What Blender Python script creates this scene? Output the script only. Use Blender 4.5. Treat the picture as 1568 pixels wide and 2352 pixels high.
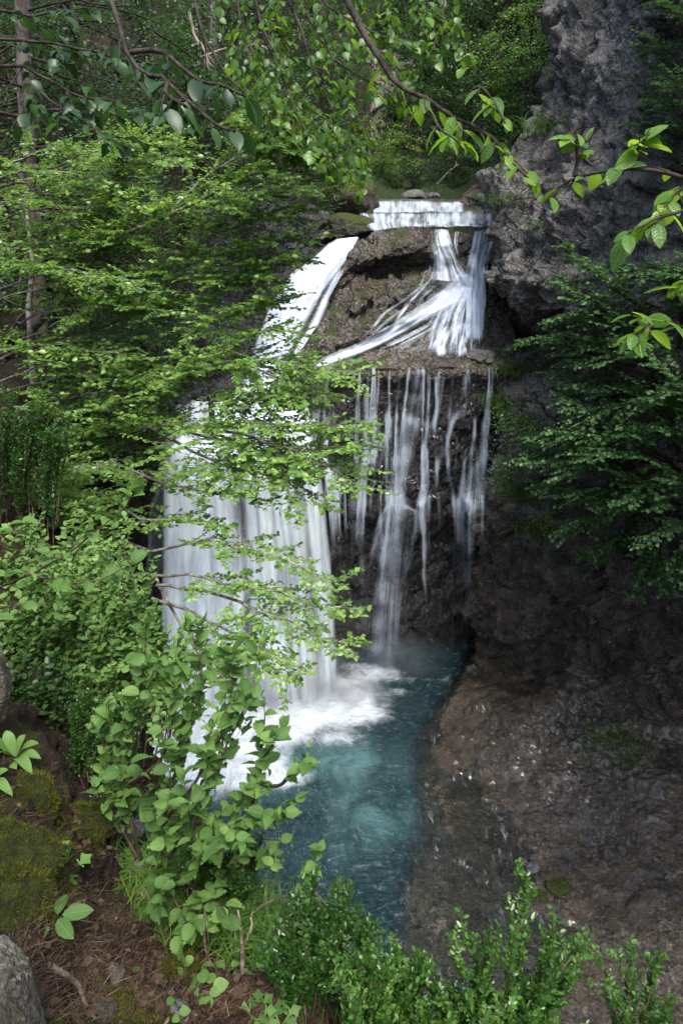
import bpy, math, random
import numpy as np
from mathutils import Vector, Matrix
from mathutils.bvhtree import BVHTree

for _o in list(bpy.data.objects):
    bpy.data.objects.remove(_o)
SC = bpy.context.scene
COL = SC.collection
R = math.radians

# ------------------------------------------------------------------ camera, sky, sun, exposure
CAM_H, PITCH, F = 17.0, R(25.0), 1568.0
cd = bpy.data.cameras.new('camera')
cam = bpy.data.objects.new('camera', cd)
COL.objects.link(cam)
cam.location = (0, 0, CAM_H)
cam.rotation_euler = (R(90) - PITCH, 0, 0)
cd.sensor_fit = 'VERTICAL'
cd.sensor_height = 36
cd.lens = 24
cd.clip_start = 0.05
cd.clip_end = 600
SC.camera = cam

SUN_EL, SUN_AZ = R(63), R(161)          # azimuth clockwise from +Y
w = bpy.data.worlds.new('World')
SC.world = w
w.use_nodes = True
wn = w.node_tree
wn.nodes.clear()
sky = wn.nodes.new('ShaderNodeTexSky')
sky.sky_type = 'NISHITA'
sky.sun_disc = False
sky.sun_elevation = SUN_EL
sky.sun_rotation = SUN_AZ
sky.air_density = 1.0
sky.dust_density = 3.0
sky.ozone_density = 1.0
bg = wn.nodes.new('ShaderNodeBackground')
bg.inputs['Strength'].default_value = 0.095
wo = wn.nodes.new('ShaderNodeOutputWorld')
wn.links.new(sky.outputs[0], bg.inputs[0])
wn.links.new(bg.outputs[0], wo.inputs[0])

sd = bpy.data.lights.new('sun', 'SUN')
sd.energy = 1.5
sd.angle = R(24)
sd.color = (1.0, 0.96, 0.9)
sun = bpy.data.objects.new('sun', sd)
COL.objects.link(sun)
_d = Vector((math.sin(SUN_AZ) * math.cos(SUN_EL), math.cos(SUN_AZ) * math.cos(SUN_EL), math.sin(SUN_EL)))
sun.rotation_euler = _d.to_track_quat('Z', 'Y').to_euler()

SC.render.engine = 'CYCLES'
SC.view_settings.view_transform = 'Standard'
SC.view_settings.look = 'None'
SC.view_settings.exposure = 2.1
SC.view_settings.gamma = 1.0
SC.view_settings.use_curve_mapping = False
cy = SC.cycles
cy.use_denoising = True
cy.max_bounces = 8
cy.diffuse_bounces = 2
cy.glossy_bounces = 3
cy.transmission_bounces = 4
cy.transparent_max_bounces = 24
cy.caustics_reflective = False
cy.caustics_refractive = False
cy.sample_clamp_indirect = 6

# ------------------------------------------------------------------ photograph pixel -> place
ST, CT = math.sin(PITCH), math.cos(PITCH)
def ray(px, py):
    a, b = (px - 784) / F, (1176 - py) / F
    return np.array((a, CT + b * ST, -ST + b * CT))
def at(px, py, Y):
    """point on the sight line of (px,py) at forward distance Y"""
    d = ray(px, py)
    t = Y / d[1]
    return np.array((d[0] * t, Y, CAM_H + d[2] * t))
def az(px, py, z):
    """point on the sight line of (px,py) at height z"""
    d = ray(px, py)
    t = (z - CAM_H) / d[2]
    return np.array((d[0] * t, d[1] * t, z))
def ad(px, py, t):
    """point on the sight line at camera depth t"""
    d = ray(px, py)
    return np.array((d[0] * t, d[1] * t, CAM_H + d[2] * t))

# ------------------------------------------------------------------ noise
_rs = np.random.RandomState(7)
_G = _rs.normal(size=(256, 3)); _G /= np.linalg.norm(_G, axis=1)[:, None]
_PERM = np.arange(256); _rs.shuffle(_PERM); _PERM = np.concatenate([_PERM, _PERM, _PERM])
def perlin(p):
    p = np.asarray(p, dtype=np.float64)
    i = np.floor(p).astype(np.int64)
    f = p - i
    i &= 255
    u = f * f * f * (f * (f * 6 - 15) + 10)
    out = 0
    for dx in (0, 1):
        wx = u[..., 0] if dx else 1 - u[..., 0]
        for dy in (0, 1):
            wy = u[..., 1] if dy else 1 - u[..., 1]
            for dz in (0, 1):
                wz = u[..., 2] if dz else 1 - u[..., 2]
                h = _PERM[_PERM[_PERM[(i[..., 0] + dx) & 255] + ((i[..., 1] + dy) & 255)] + ((i[..., 2] + dz) & 255)]
                g = _G[h]
                out = out + wx * wy * wz * (g[..., 0] * (f[..., 0] - dx) + g[..., 1] * (f[..., 1] - dy) + g[..., 2] * (f[..., 2] - dz))
    return out * 1.5
def fbm(p, oct=4, gain=.5, lac=2.03):
    p = np.array(p, dtype=np.float64); a = 1; s = 0
    for k in range(oct):
        s = s + a * perlin(p + 17.3 * k); p = p * lac; a *= gain
    return s
def ridged(p, oct=4, gain=.5, lac=2.1):
    p = np.array(p, dtype=np.float64); a = 1; s = 0
    for k in range(oct):
        s = s + a * (1 - 2 * np.abs(perlin(p + 9.7 * k))); p = p * lac; a *= gain
    return s

def blocks(p, seed=0):
    """broken facets: each cell is a small tilted plane with its own offset"""
    p = np.asarray(p, dtype=np.float64) + seed * 13.7
    i = np.floor(p).astype(np.int64)
    best = np.full(p.shape[:-1], 9e9); out = np.zeros(p.shape[:-1])
    for dx in (-1, 0, 1):
        for dy in (-1, 0, 1):
            for dz in (-1, 0, 1):
                c = i + np.array((dx, dy, dz))
                h = _PERM[_PERM[_PERM[c[..., 0] & 255] + (c[..., 1] & 255)] + (c[..., 2] & 255)]
                jit = (_G[h] * .38 + .5)
                r = p - (c + jit)
                d = (r * r).sum(-1)
                tilt = _G[(h * 7 + 3) & 255]
                val = ((h * 37) & 255) / 255. - .5 + .9 * (r * tilt).sum(-1)
                m = d < best
                best = np.where(m, d, best); out = np.where(m, val, out)
    return out
# ------------------------------------------------------------------ mesh helpers
def crw(n, m):
    """Catmull-Rom weights: m samples over n control points"""
    W = np.zeros((m, n))
    ts = np.linspace(0, n - 1, m)
    for r_, t in enumerate(ts):
        i = min(int(t), n - 2); f = t - i
        c = (-.5 * f + f * f - .5 * f ** 3, 1 - 2.5 * f * f + 1.5 * f ** 3, .5 * f + 2 * f * f - 1.5 * f ** 3, -.5 * f * f + .5 * f ** 3)
        for k, wgt in zip((i - 1, i, i + 1, i + 2), c):
            W[r_, min(max(k, 0), n - 1)] += wgt
    return W
def net(rows, nu, nv):
    c = np.array(rows, dtype=float)                      # (rows, cols, 3)
    return np.einsum('vr,rck,uc->vuk', crw(c.shape[0], nv), c, crw(c.shape[1], nu))
def spline(pts, m):
    c = np.array(pts, dtype=float)
    return crw(len(c), m) @ c
def gnormals(g):
    du = np.gradient(g, axis=1); dv = np.gradient(g, axis=0)
    n = np.cross(du, dv)
    return n / (np.linalg.norm(n, axis=2, keepdims=True) + 1e-9)
def raw_mesh(name, co, faces_flat, sizes, mat=None, smooth=True):
    """fast mesh from arrays; faces_flat = loop vertex indices, sizes = corners per face (int or array)"""
    me = bpy.data.meshes.new(name)
    co = np.ascontiguousarray(co, dtype=np.float32).reshape(-1, 3)
    fl = np.ascontiguousarray(faces_flat, dtype=np.int32).ravel()
    if np.isscalar(sizes):
        n = len(fl) // sizes
        ls = np.arange(n, dtype=np.int32) * sizes
        lt = np.full(n, sizes, dtype=np.int32)
    else:
        lt = np.asarray(sizes, dtype=np.int32)
        ls = np.concatenate([[0], np.cumsum(lt)[:-1]]).astype(np.int32)
        n = len(lt)
    me.vertices.add(len(co)); me.vertices.foreach_set('co', co.ravel())
    me.loops.add(len(fl)); me.loops.foreach_set('vertex_index', fl)
    me.polygons.add(n); me.polygons.foreach_set('loop_start', ls)
    me.update(calc_edges=True)
    me.validate()
    me.polygons.foreach_set('use_smooth', np.full(n, smooth, dtype=bool))
    if mat is not None:
        me.materials.append(mat)
    return me
def attr(me, name, vals, dom='POINT', typ='FLOAT'):
    a = me.attributes.new(name, typ, dom)
    a.data.foreach_set('value' if typ == 'FLOAT' else 'vector', np.ascontiguousarray(vals, dtype=np.float32).ravel())
def grid_faces(nv, nu):
    idx = np.arange(nv * nu).reshape(nv, nu)
    return np.stack([idx[:-1, :-1], idx[:-1, 1:], idx[1:, 1:], idx[1:, :-1]], -1).reshape(-1, 4)
def link(name, me, parent=None, **props):
    o = bpy.data.objects.new(name, me)
    COL.objects.link(o)
    if parent is not None:
        o.parent = parent
    for k, v in props.items():
        o[k] = v
    return o
def empty(name, loc, label, cat, group=None):
    o = bpy.data.objects.new(name, None)
    o.empty_display_size = .2
    o.location = tuple(loc)
    COL.objects.link(o)
    o['label'] = label; o['category'] = cat
    if group: o['group'] = group
    return o
def tag(o, label, cat, group=None):
    o['label'] = label; o['category'] = cat
    if group: o['group'] = group
    return o
def tube(pts, rad, sides=7, jitter=0.0, seed=0, cap=True):
    """tapered tube along pts -> (co, quads)"""
    pts = np.asarray(pts, float); n = len(pts)
    rad = np.broadcast_to(np.asarray(rad, float), (n,))
    T = np.gradient(pts, axis=0); T /= np.linalg.norm(T, axis=1)[:, None] + 1e-9
    ref = np.array((0.31, .17, .93)) if abs(T[0][2]) < .9 else np.array((1., .1, .0))
    co = np.zeros((n, sides, 3))
    a = np.linspace(0, 2 * np.pi, sides, endpoint=False)
    U = np.cross(T[0], ref); U /= np.linalg.norm(U)
    for i in range(n):
        U = U - T[i] * U.dot(T[i]); U /= np.linalg.norm(U) + 1e-9
        V = np.cross(T[i], U)
        co[i] = pts[i] + rad[i] * (np.cos(a)[:, None] * U + np.sin(a)[:, None] * V)
    if jitter:
        ns = fbm(co.reshape(-1, 3) * (1.2 / max(rad.max(), .004)) + seed, 3).reshape(n, sides)
        C = co.mean(1, keepdims=True)
        co = C + (co - C) * (1 + jitter * ns[..., None])
    q = []
    for i in range(n - 1):
        for k in range(sides):
            k2 = (k + 1) % sides
            q.append((i * sides + k, i * sides + k2, (i + 1) * sides + k2, (i + 1) * sides + k))
    return co.reshape(-1, 3), np.array(q)
class MB:
    """collects vertices and quads"""
    def __init__(s): s.co = []; s.q = []; s.n = 0
    def add(s, co, q):
        co = np.asarray(co).reshape(-1, 3)
        s.co.append(co); s.q.append(np.asarray(q).reshape(-1, 4) + s.n); s.n += len(co)
    def tube(s, *a, **k): s.add(*tube(*a, **k))
    def mesh(s, name, mat, origin=(0, 0, 0)):
        return raw_mesh(name, np.concatenate(s.co) - np.asarray(origin), np.concatenate(s.q), 4, mat)

# ------------------------------------------------------------------ node helpers
class NT:
    def __init__(s, name):
        s.m = bpy.data.materials.new(name); s.m.use_nodes = True
        s.t = s.m.node_tree; s.t.nodes.clear()
        s.out = s.n('OutputMaterial')
    def n(s, typ, ins=None, **props):
        nd = s.t.nodes.new('ShaderNode' + typ)
        for k, v in props.items(): setattr(nd, k, v)
        for k, v in (ins or {}).items(): s.set(nd.inputs[k], v)
        return nd
    def set(s, sock, v):
        if isinstance(v, bpy.types.NodeSocket): s.t.links.new(v, sock)
        elif isinstance(v, bpy.types.Node): s.t.links.new(v.outputs[0], sock)
        else:
            if isinstance(v, (tuple, list)) and sock.type == 'RGBA' and len(v) == 3: v = (*v, 1)
            sock.default_value = v
    def math(s, op, a, b=0.0, c=0.0, clamp=False):
        nd = s.n('Math', operation=op, use_clamp=clamp)
        s.set(nd.inputs[0], a); s.set(nd.inputs[1], b); s.set(nd.inputs[2], c)
        return nd.outputs[0]
    def noise(s, vec, scale, detail=4, rough=.55, dist=0.0, lac=2.0, typ='FBM'):
        nd = s.n('TexNoise', {'Scale': scale, 'Detail': detail, 'Roughness': rough, 'Distortion': dist, 'Lacunarity': lac})
        nd.noise_type = typ
        if vec is not None: s.set(nd.inputs['Vector'], vec)
        return nd.outputs[0]
    def ramp(s, fac, a, b, lo=0.0, hi=1.0):
        nd = s.n('MapRange', {'Value': fac, 'From Min': a, 'From Max': b, 'To Min': lo, 'To Max': hi}, interpolation_type='SMOOTHSTEP')
        return nd.outputs[0]
    def mix(s, fac, a, b):
        nd = s.n('Mix', data_type='RGBA')
        s.set(nd.inputs[0], fac); s.set(nd.inputs[6], a); s.set(nd.inputs[7], b)
        return nd.outputs[2]
    def mul(s, a, b):
        nd = s.n('Mix', data_type='RGBA', blend_type='MULTIPLY')
        nd.inputs[0].default_value = 1
        s.set(nd.inputs[6], a); s.set(nd.inputs[7], b)
        return nd.outputs[2]
    def attr(s, name): return s.n('Attribute', attribute_name=name)
    def scalev(s, v, k):
        nd = s.n('Mapping'); s.set(nd.inputs['Vector'], v); nd.inputs['Scale'].default_value = k
        return nd.outputs[0]
    def bump(s, h, strength=.5, dist=.05, normal=None):
        nd = s.n('Bump', {'Strength': strength, 'Distance': dist, 'Height': h})
        if normal is not None: s.set(nd.inputs['Normal'], normal)
        return nd.outputs[0]
    def finish(s, shader):
        s.t.links.new(shader.outputs[0] if isinstance(shader, bpy.types.Node) else shader, s.out.inputs[0])
        return s.m

def rock_mat(name, dark, mid, light, moss=.5, moss_col=(.035, .05, .008), wet=.0, scale=1.0, stain=None, mossz=(.35, .8), veg=0.0, low=None, cracks=.22, gravel=0.0):
    m = NT(name)
    P = m.n('NewGeometry').outputs['Position']
    N = m.n('SeparateXYZ', {0: m.n('NewGeometry').outputs['Normal']}).outputs[2]
    big = m.noise(P, .45 * scale, 5, .6)
    med = m.noise(P, 2.2 * scale, 6, .65, .4)
    fine = m.noise(P, 14 * scale, 6, .7)
    c = m.mix(m.ramp(med, .32, .66), dark, mid)
    c = m.mix(m.math('MULTIPLY', m.ramp(fine, .45, .75), m.ramp(big, .3, .65)), c, light)
    if stain:
        c = m.mix(m.ramp(m.noise(m.scalev(P, (1, 1, .45)), .8 * scale, 5, .65), .5, .68), c, stain)
    if low:
        z_ = m.n('SeparateXYZ', {0: P}).outputs[2]
        f_ = m.ramp(m.math('ADD', z_, m.math('MULTIPLY', m.math('SUBTRACT', big, .5), 9.0)), low[0], low[1], .85, 0.0)
        c = m.mix(f_, c, m.mix(m.ramp(med, .3, .7), tuple(x * .35 for x in low[2]), tuple(x * 1.25 for x in low[2])))
    vor = m.n('TexVoronoi', {'Scale': 3.1 * scale, 'Vector': m.n('Mix', {0: .12, 4: P, 5: m.n('TexNoise', {'Vector': P, 'Scale': 3.0, 'Detail': 4}).outputs[1]}, data_type='VECTOR').outputs[1]}, feature='DISTANCE_TO_EDGE').outputs[0]
    crack = m.ramp(vor, 0.0, .09)
    mn = m.noise(P, 1.3, 6, .65)
    mk = m.math('MULTIPLY', m.ramp(N, mossz[0], mossz[1]), m.ramp(mn, .62 - .3 * moss, .72 - .25 * moss))
    mossc = m.mix(m.ramp(m.noise(P, 22, 4), .3, .7), tuple(x * .45 for x in moss_col), tuple(x * 1.5 for x in moss_col))
    c = m.mix(mk, c, mossc)
    if veg:
        vn = m.ramp(m.noise(P, .55, 5, .6), .62 - .25 * veg, .7 - .2 * veg)
        c = m.mix(vn, c, mossc)
    sheen_spk = m.ramp(m.noise(P, 9 * scale, 5, .75, .3), .56, .66)
    c = m.mix(m.math('MULTIPLY', m.math('MULTIPLY', sheen_spk, m.math('SUBTRACT', 1.0, mk)), .38), c, light)  # pale specks paint the glint of wet rock into its colour
    if gravel:
        vc = m.n('TexVoronoi', {'Scale': gravel, 'Vector': P, 'Randomness': 1.0})
        gm = m.math('MULTIPLY', m.ramp(m.noise(P, .9, 5, .7), .42, .62), .8)
        gv = m.math('MULTIPLY', gm, m.math('SUBTRACT', 1.0, m.math('MULTIPLY', vc.outputs['Distance'], 1.3)))
        c = m.mix(m.math('MULTIPLY', m.ramp(m.n('SeparateColor', {0: vc.outputs['Color']}).outputs[0], .6, 1.0), m.math('MULTIPLY', gm, .35)), c, light)
        c = m.mix(m.math('MULTIPLY', m.math('MULTIPLY', m.ramp(vc.outputs['Distance'], .4, .65), gm), .6), c, tuple(x * .4 for x in dark))
    rgh = m.ramp(m.noise(P, 5, 5, .7), .3, .7, .75 - .55 * wet, .95 - .45 * wet)
    h = m.math('ADD', m.math('ADD', m.math('MULTIPLY', med, .9), m.math('MULTIPLY', fine, .35)), m.math('MULTIPLY', crack, cracks))
    h = m.math('ADD', h, m.math('MULTIPLY', m.noise(P, 60 * scale, 4, .7), .12))
    if gravel: h = m.math('ADD', h, m.math('MULTIPLY', gv, .35))
    h = m.math('ADD', h, m.math('MULTIPLY', mk, m.math('MULTIPLY', m.noise(P, 45, 3), .3)))
    b = m.n('BsdfPrincipled', {'Base Color': c, 'Roughness': rgh, 'Normal': m.bump(h, 1.0, .2), 'Specular IOR Level': .25 + .35 * wet, 'Coat Weight': .5 if wet > .7 else 0.0, 'Coat Roughness': .15})
    return m.finish(b)
# ------------------------------------------------------------------ terrain
M_CLIFF = rock_mat('cliff_rock', (.038, .035, .031), (.20, .186, .168), (.55, .52, .48), moss=.35, wet=.25, stain=(.07, .058, .046), mossz=(.35, .8), low=(3.0, 9.5, (.060, .042, .029)))
M_SLAB = rock_mat('slab_rock', (.014, .011, .007), (.085, .063, .040), (.34, .285, .21), moss=.0, wet=1.0, stain=(.018, .016, .009), mossz=(.9, 1.2), cracks=0.0, gravel=8.5)
M_CORE = rock_mat('fall_rock', (.014, .012, .010), (.075, .062, .052), (.42, .39, .36), moss=.55, wet=.5, stain=(.062, .043, .024), mossz=(.25, .75))
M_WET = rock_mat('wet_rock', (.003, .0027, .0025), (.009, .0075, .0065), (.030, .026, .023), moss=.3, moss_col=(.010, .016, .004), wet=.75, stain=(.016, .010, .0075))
M_LEFTROCK = rock_mat('left_rock', (.02, .019, .022), (.07, .068, .076), (.17, .16, .165), moss=.5, wet=.2, stain=(.04, .03, .026), mossz=(.3, .7))
M_FARCLIFF = rock_mat('far_cliff_rock', (.10, .08, .075), (.27, .21, .19), (.40, .33, .30), moss=.3, wet=0, scale=.5, stain=(.16, .13, .12))
M_SLOPE = rock_mat('forest_floor', (.009, .007, .005), (.028, .020, .013), (.06, .043, .027), moss=.4, moss_col=(.012, .022, .005), wet=0, mossz=(.1, .5), veg=.5)
M_GRASSBANK = rock_mat('grassy_bank', (.02, .02, .009), (.04, .05, .016), (.08, .08, .035), moss=.8, moss_col=(.022, .040, .009), wet=0, mossz=(0, .3), veg=.7)

TERR = []          # base grids for ray casts
def terrain(name, rows, nu, nv, mat, amps, label=None, flip=False, kinds=None):
    """rows: list of lists of 3D points; amps: displacement strength per row (list) """
    g = net(rows, nu, nv)
    n = gnormals(g)
    if flip: n = -n
    A = (crw(len(amps), nv) @ np.array(amps, float))[:, None]
    A = np.clip(A, 0, None)
    P = g
    big = fbm(P / 3.1 + 3, 4)
    lay = ridged(P * np.array((.55, .55, .9)) + 11, 5, .55)
    sm = ridged(P * 2.6 + 5, 4, .55)
    fi = fbm(P * 7.0, 3, .6)
    Q = np.stack([(P[..., 0] - .55 * P[..., 2]) * 1.05, P[..., 1] * .8, P[..., 2] * .30], -1)
    rib = ridged(Q, 4, .55)
    Wp = P + .22 * np.stack([fbm(P * 1.7 + 31, 3), fbm(P * 1.7 + 47, 3), fbm(P * 1.7 + 59, 3)], -1)
    Wq = np.stack([(Wp[..., 0] - .45 * Wp[..., 2]), Wp[..., 1], Wp[..., 2] * .62 + .2 * Wp[..., 0]], -1)
    bl1 = blocks(Wq * .62, 1); bl2 = blocks(Wq * 1.5, 2); bl3 = blocks(Wq * 3.6, 3)
    d = A * (.50 * big + .08 * (lay - .6) + .04 * (sm - .6) + .03 * fi + .14 * (rib - .6) + .42 * bl1 + .22 * bl2 + .10 * bl3)
    g2 = g + n * d[..., None]
    me = raw_mesh(name, g2, grid_faces(nv, nu) if not flip else grid_faces(nv, nu)[:, ::-1], 4, mat)
    o = link(name, me, kind='structure')
    if label: o['label'] = label
    TERR.append(g2)
    return o, g2

def rowat(*pts): return [at(*p) for p in pts]
def zmix(*pts):
    """(px,py,v,'z'|'y'|'t')"""
    return [{'z': az, 'y': at, 't': ad}[k](a, b, c) for a, b, c, k in pts]

# right gorge wall with the brown shore slab at its foot, one continuous sheet
rc = [
    rowat((1345,-700,38),(1370,-700,31),(1440,-700,26),(1520,-700,22.5),(1700,-700,17),(2500,-700,9),(5200,-700,2.5)),
    rowat((1340,-350,36),(1345,-350,29.5),(1415,-350,25.3),(1500,-350,22.4),(1650,-350,17.6),(2400,-350,10),(4600,-350,3)),
    rowat((1312,0,33),(1288,0,27),(1380,0,23.5),(1480,0,21),(1620,0,17.5),(2300,0,10),(4200,0,3.3)),
    rowat((1290,230,31),(1248,230,25.6),(1340,230,22.6),(1460,230,20.2),(1620,230,17),(2300,230,9.6),(4200,230,3.2)),
    rowat((1215,440,30),(1150,440,24.7),(1250,440,22.1),(1400,440,19.6),(1600,440,16.3),(2300,440,9.2),(4200,440,3.1)),
    rowat((1190,560,29),(1130,560,23.9),(1225,560,21.4),(1400,560,18.9),(1600,560,15.9),(2300,560,9),(4200,560,3)),
    rowat((1185,650,28),(1134,650,23.2),(1228,655,20.7),(1400,660,18.5),(1600,660,15.6),(2300,660,8.8),(4200,660,3)),
    rowat((1200,700,28),(1168,706,23.2),(1243,742,20.9),(1400,745,18.5),(1600,745,15.4),(2300,745,8.7),(4200,745,3)),
    rowat((1200,725,29),(1150,738,27),(1205,775,25.5),(1400,790,19.2),(1600,790,15.5),(2300,790,8.6),(4200,790,3)),
    rowat((1165,815,27),(1138,835,23.2),(1225,850,21.9),(1400,850,18.6),(1600,850,15.2),(2300,850,8.5),(4200,850,3)),
    rowat((1160,1000,26),(1122,1000,22.1),(1230,1000,20.2),(1400,1000,17.8),(1600,1000,14.9),(2300,1000,8.3),(4200,1000,3)),
    rowat((1150,1180,26),(1100,1180,21.8),(1220,1180,19.7),(1400,1180,17.1),(1600,1180,14.3),(2300,1180,8.1),(4200,1180,3)),
    rowat((1135,1300,26),(1088,1300,22.1),(1215,1290,20.5),(1400,1290,17.3),(1600,1290,14.2),(2300,1290,8.1),(4200,1290,3)),
    rowat((1125,1420,26),(1086,1420,22.6),(1215,1420,20.6),(1400,1420,17.4),(1600,1420,14.4),(2300,1420,8.2),(4200,1420,3)),
    rowat((1115,1510,26),(1082,1530,22.3),(1215,1545,20.2),(1400,1545,17.3),(1600,1545,14.7),(2300,1545,8.5),(4200,1545,3)),
    zmix((1062,1560,-1.4,'z'),(1060,1585,.35,'z'),(1220,1628,1.5,'z'),(1400,1655,2.1,'z'),(1600,1680,2.6,'z'),(2300,1750,3.6,'z'),(4200,2200,4,'z')),
    zmix((945,1665,-1.4,'z'),(1000,1680,.12,'z'),(1150,1720,.75,'z'),(1380,1760,1.4,'z'),(1600,1780,2.1,'z'),(2300,1850,3.2,'z'),(4200,2400,3.6,'z')),
    zmix((900,1780,-1.6,'z'),(962,1780,-.06,'z'),(1150,1830,.10,'z'),(1370,1850,.9,'z'),(1600,1870,1.6,'z'),(2300,1950,2.6,'z'),(4200,2600,3.2,'z')),
    zmix((900,1920,-1.8,'z'),(972,1920,-.10,'z'),(1150,1950,.0,'z'),(1360,1970,.42,'z'),(1600,1990,1.25,'z'),(2300,2080,2.2,'z'),(4200,2800,3,'z')),
    zmix((855,2090,-1.8,'z'),(932,2090,-.10,'z'),(1140,2110,-.03,'z'),(1350,2120,.24,'z'),(1600,2140,.95,'z'),(2300,2250,1.9,'z'),(4200,3100,2.6,'z')),
    zmix((850,2300,-1.8,'z'),(928,2300,-.10,'z'),(1140,2310,-.05,'z'),(1350,2310,.16,'z'),(1600,2320,.7,'z'),(2300,2450,1.6,'z'),(4200,3500,2.2,'z')),
    zmix((840,2700,-1.8,'z'),(930,2700,-.1,'z'),(1150,2700,-.02,'z'),(1350,2700,.25,'z'),(1600,2700,.6,'z'),(2300,2900,1.4,'z'),(4200,4500,2,'z')),
    zmix((820,4000,-1.8,'z'),(930,4000,-.1,'z'),(1150,4000,0,'z'),(1400,4000,.3,'z'),(1700,4000,.6,'z'),(2500,4400,1.4,'z'),(4200,8000,2,'z')),
]
NSPLIT = 15
terrain('right_cliff', rc[:NSPLIT + 1], 250, 380, M_CLIFF, [1.6, 1.5, 1.5, 1.5, 1.4, 1.2, 1.1, .8, .6, .8, 1.1, 1.2, 1.1, 1, .8, .35], 'rugged grey gorge wall')
terrain('shore', rc[NSPLIT - 1:], 270, 250, M_SLAB, [.8, .4, .30, .20, .17, .17, .17, .17, .2], 'brown wet rock shore sloping into the pool')

# rock core between the two upper cascades, flat ledge and the dark wet wall below it
core = [
    rowat((660,850,26.5),(700,780,27.5),(800,640,28),(850,565,28.5),(925,525,29),(1000,519,29.5),(1090,519,29.5),(1180,520,30)),
    rowat((668,800,23.9),(715,708,24.6),(792,598,25.5),(845,540,25.7),(925,517,25.9),(1000,527,26.1),(1090,528,26.1),(1180,535,26.2)),
    rowat((672,806,23.5),(722,722,24.1),(794,622,24.9),(850,594,24.65),(930,582,24.5),(1000,576,25.2),(1090,558,25.8),(1180,565,25.9)),
    rowat((684,815,23.2),(740,745,24.0),(812,642,25.1),(862,626,25.6),(930,616,25.7),(1000,608,25.7),(1090,600,25.5),(1180,610,25.6)),
    rowat((700,822,22.8),(752,775,23.3),(822,690,23.7),(880,668,23.9),(950,656,24.2),(1010,652,24.6),(1090,662,24.5),(1180,680,24.6)),
    rowat((712,832,22.5),(765,818,22.8),(836,786,23.2),(900,774,23.4),(960,768,23.5),(1030,772,23.5),(1100,782,23.4),(1180,795,23.5)),
    rowat((700,870,21.8),(760,860,21.85),(840,852,21.95),(900,850,22),(960,848,22),(1030,846,22),(1100,845,22),(1180,845,22)),
    rowat((700,905,22.0),(760,895,22.05),(840,890,22.15),(900,888,22.2),(960,886,22.2),(1030,884,22.2),(1100,884,22.2),(1180,884,22.2)),
    rowat((705,960,22.1),(760,955,22.1),(840,960,22.1),(900,965,22.0),(960,965,22.0),(1030,965,22.1),(1100,965,22.0),(1180,965,22.2)),
    rowat((710,1060,22.2),(760,1060,22.2),(840,1060,22.1),(900,1060,22.2),(960,1060,22.1),(1030,1060,22.1),(1100,1060,22.0),(1180,1060,22.2)),
    rowat((715,1150,22.3),(760,1150,22.3),(840,1150,22.2),(900,1150,21.7),(960,1150,21.6),(1030,1150,22.1),(1100,1150,22.2),(1180,1150,22.3)),
    rowat((720,1260,22.8),(770,1260,22.9),(840,1260,22.9),(900,1260,22.8),(960,1260,22.8),(1030,1260,23),(1100,1260,23),(1180,1260,23)),
    rowat((720,1400,22.9),(770,1400,23.0),(840,1400,23.1),(900,1400,23.2),(960,1400,23.3),(1030,1400,23.3),(1100,1400,23.1),(1180,1400,23)),
    rowat((720,1600,22.9),(770,1600,23),(840,1600,23.0),(900,1600,23.1),(960,1600,23.1),(1030,1600,23.1),(1100,1600,23),(1180,1600,22.9)),
]
terrain('fall_rock', core[:8], 270, 290, M_CORE, [.3, .5, .7, .6, 1.0, .55, .35, .3], 'mossy grey rock mass between the upper cascades')
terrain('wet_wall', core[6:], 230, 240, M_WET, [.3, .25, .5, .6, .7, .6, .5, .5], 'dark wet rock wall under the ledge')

# bed under the stepped river above the crest
rb = [
    rowat((700,560,26.6),(800,535,26.6),(900,527,26.3),(1000,526,26.25),(1090,526,26.25),(1200,530,26.3)),
    rowat((700,540,27.6),(800,512,27.2),(900,514,26.8),(1000,516,26.6),(1090,516,26.6),(1200,520,26.6)),
    rowat((720,505,29),(820,489,28.7),(900,487,28.6),(1000,487,28.6),(1090,487,28.6),(1200,490,28.6)),
    rowat((720,500,29.4),(820,485,29.0),(900,484,28.9),(1000,484,28.9),(1090,484,28.9),(1200,487,28.9)),
    rowat((740,470,30.2),(830,463,30),(900,462,30),(1000,462,30),(1080,462,30),(1200,466,30)),
    rowat((760,461,32),(830,459,31.5),(900,459,31.5),(1000,459,31.5),(1080,459,31.5),(1200,460,31.5)),
    rowat((760,454,38),(830,453,36),(900,453,36),(1000,453,36),(1080,453,36),(1200,450,36)),
]
terrain('river_bed', rb, 130, 90, M_CORE, [.06, .05, .05, .05, .05, .05, .1])

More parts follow.
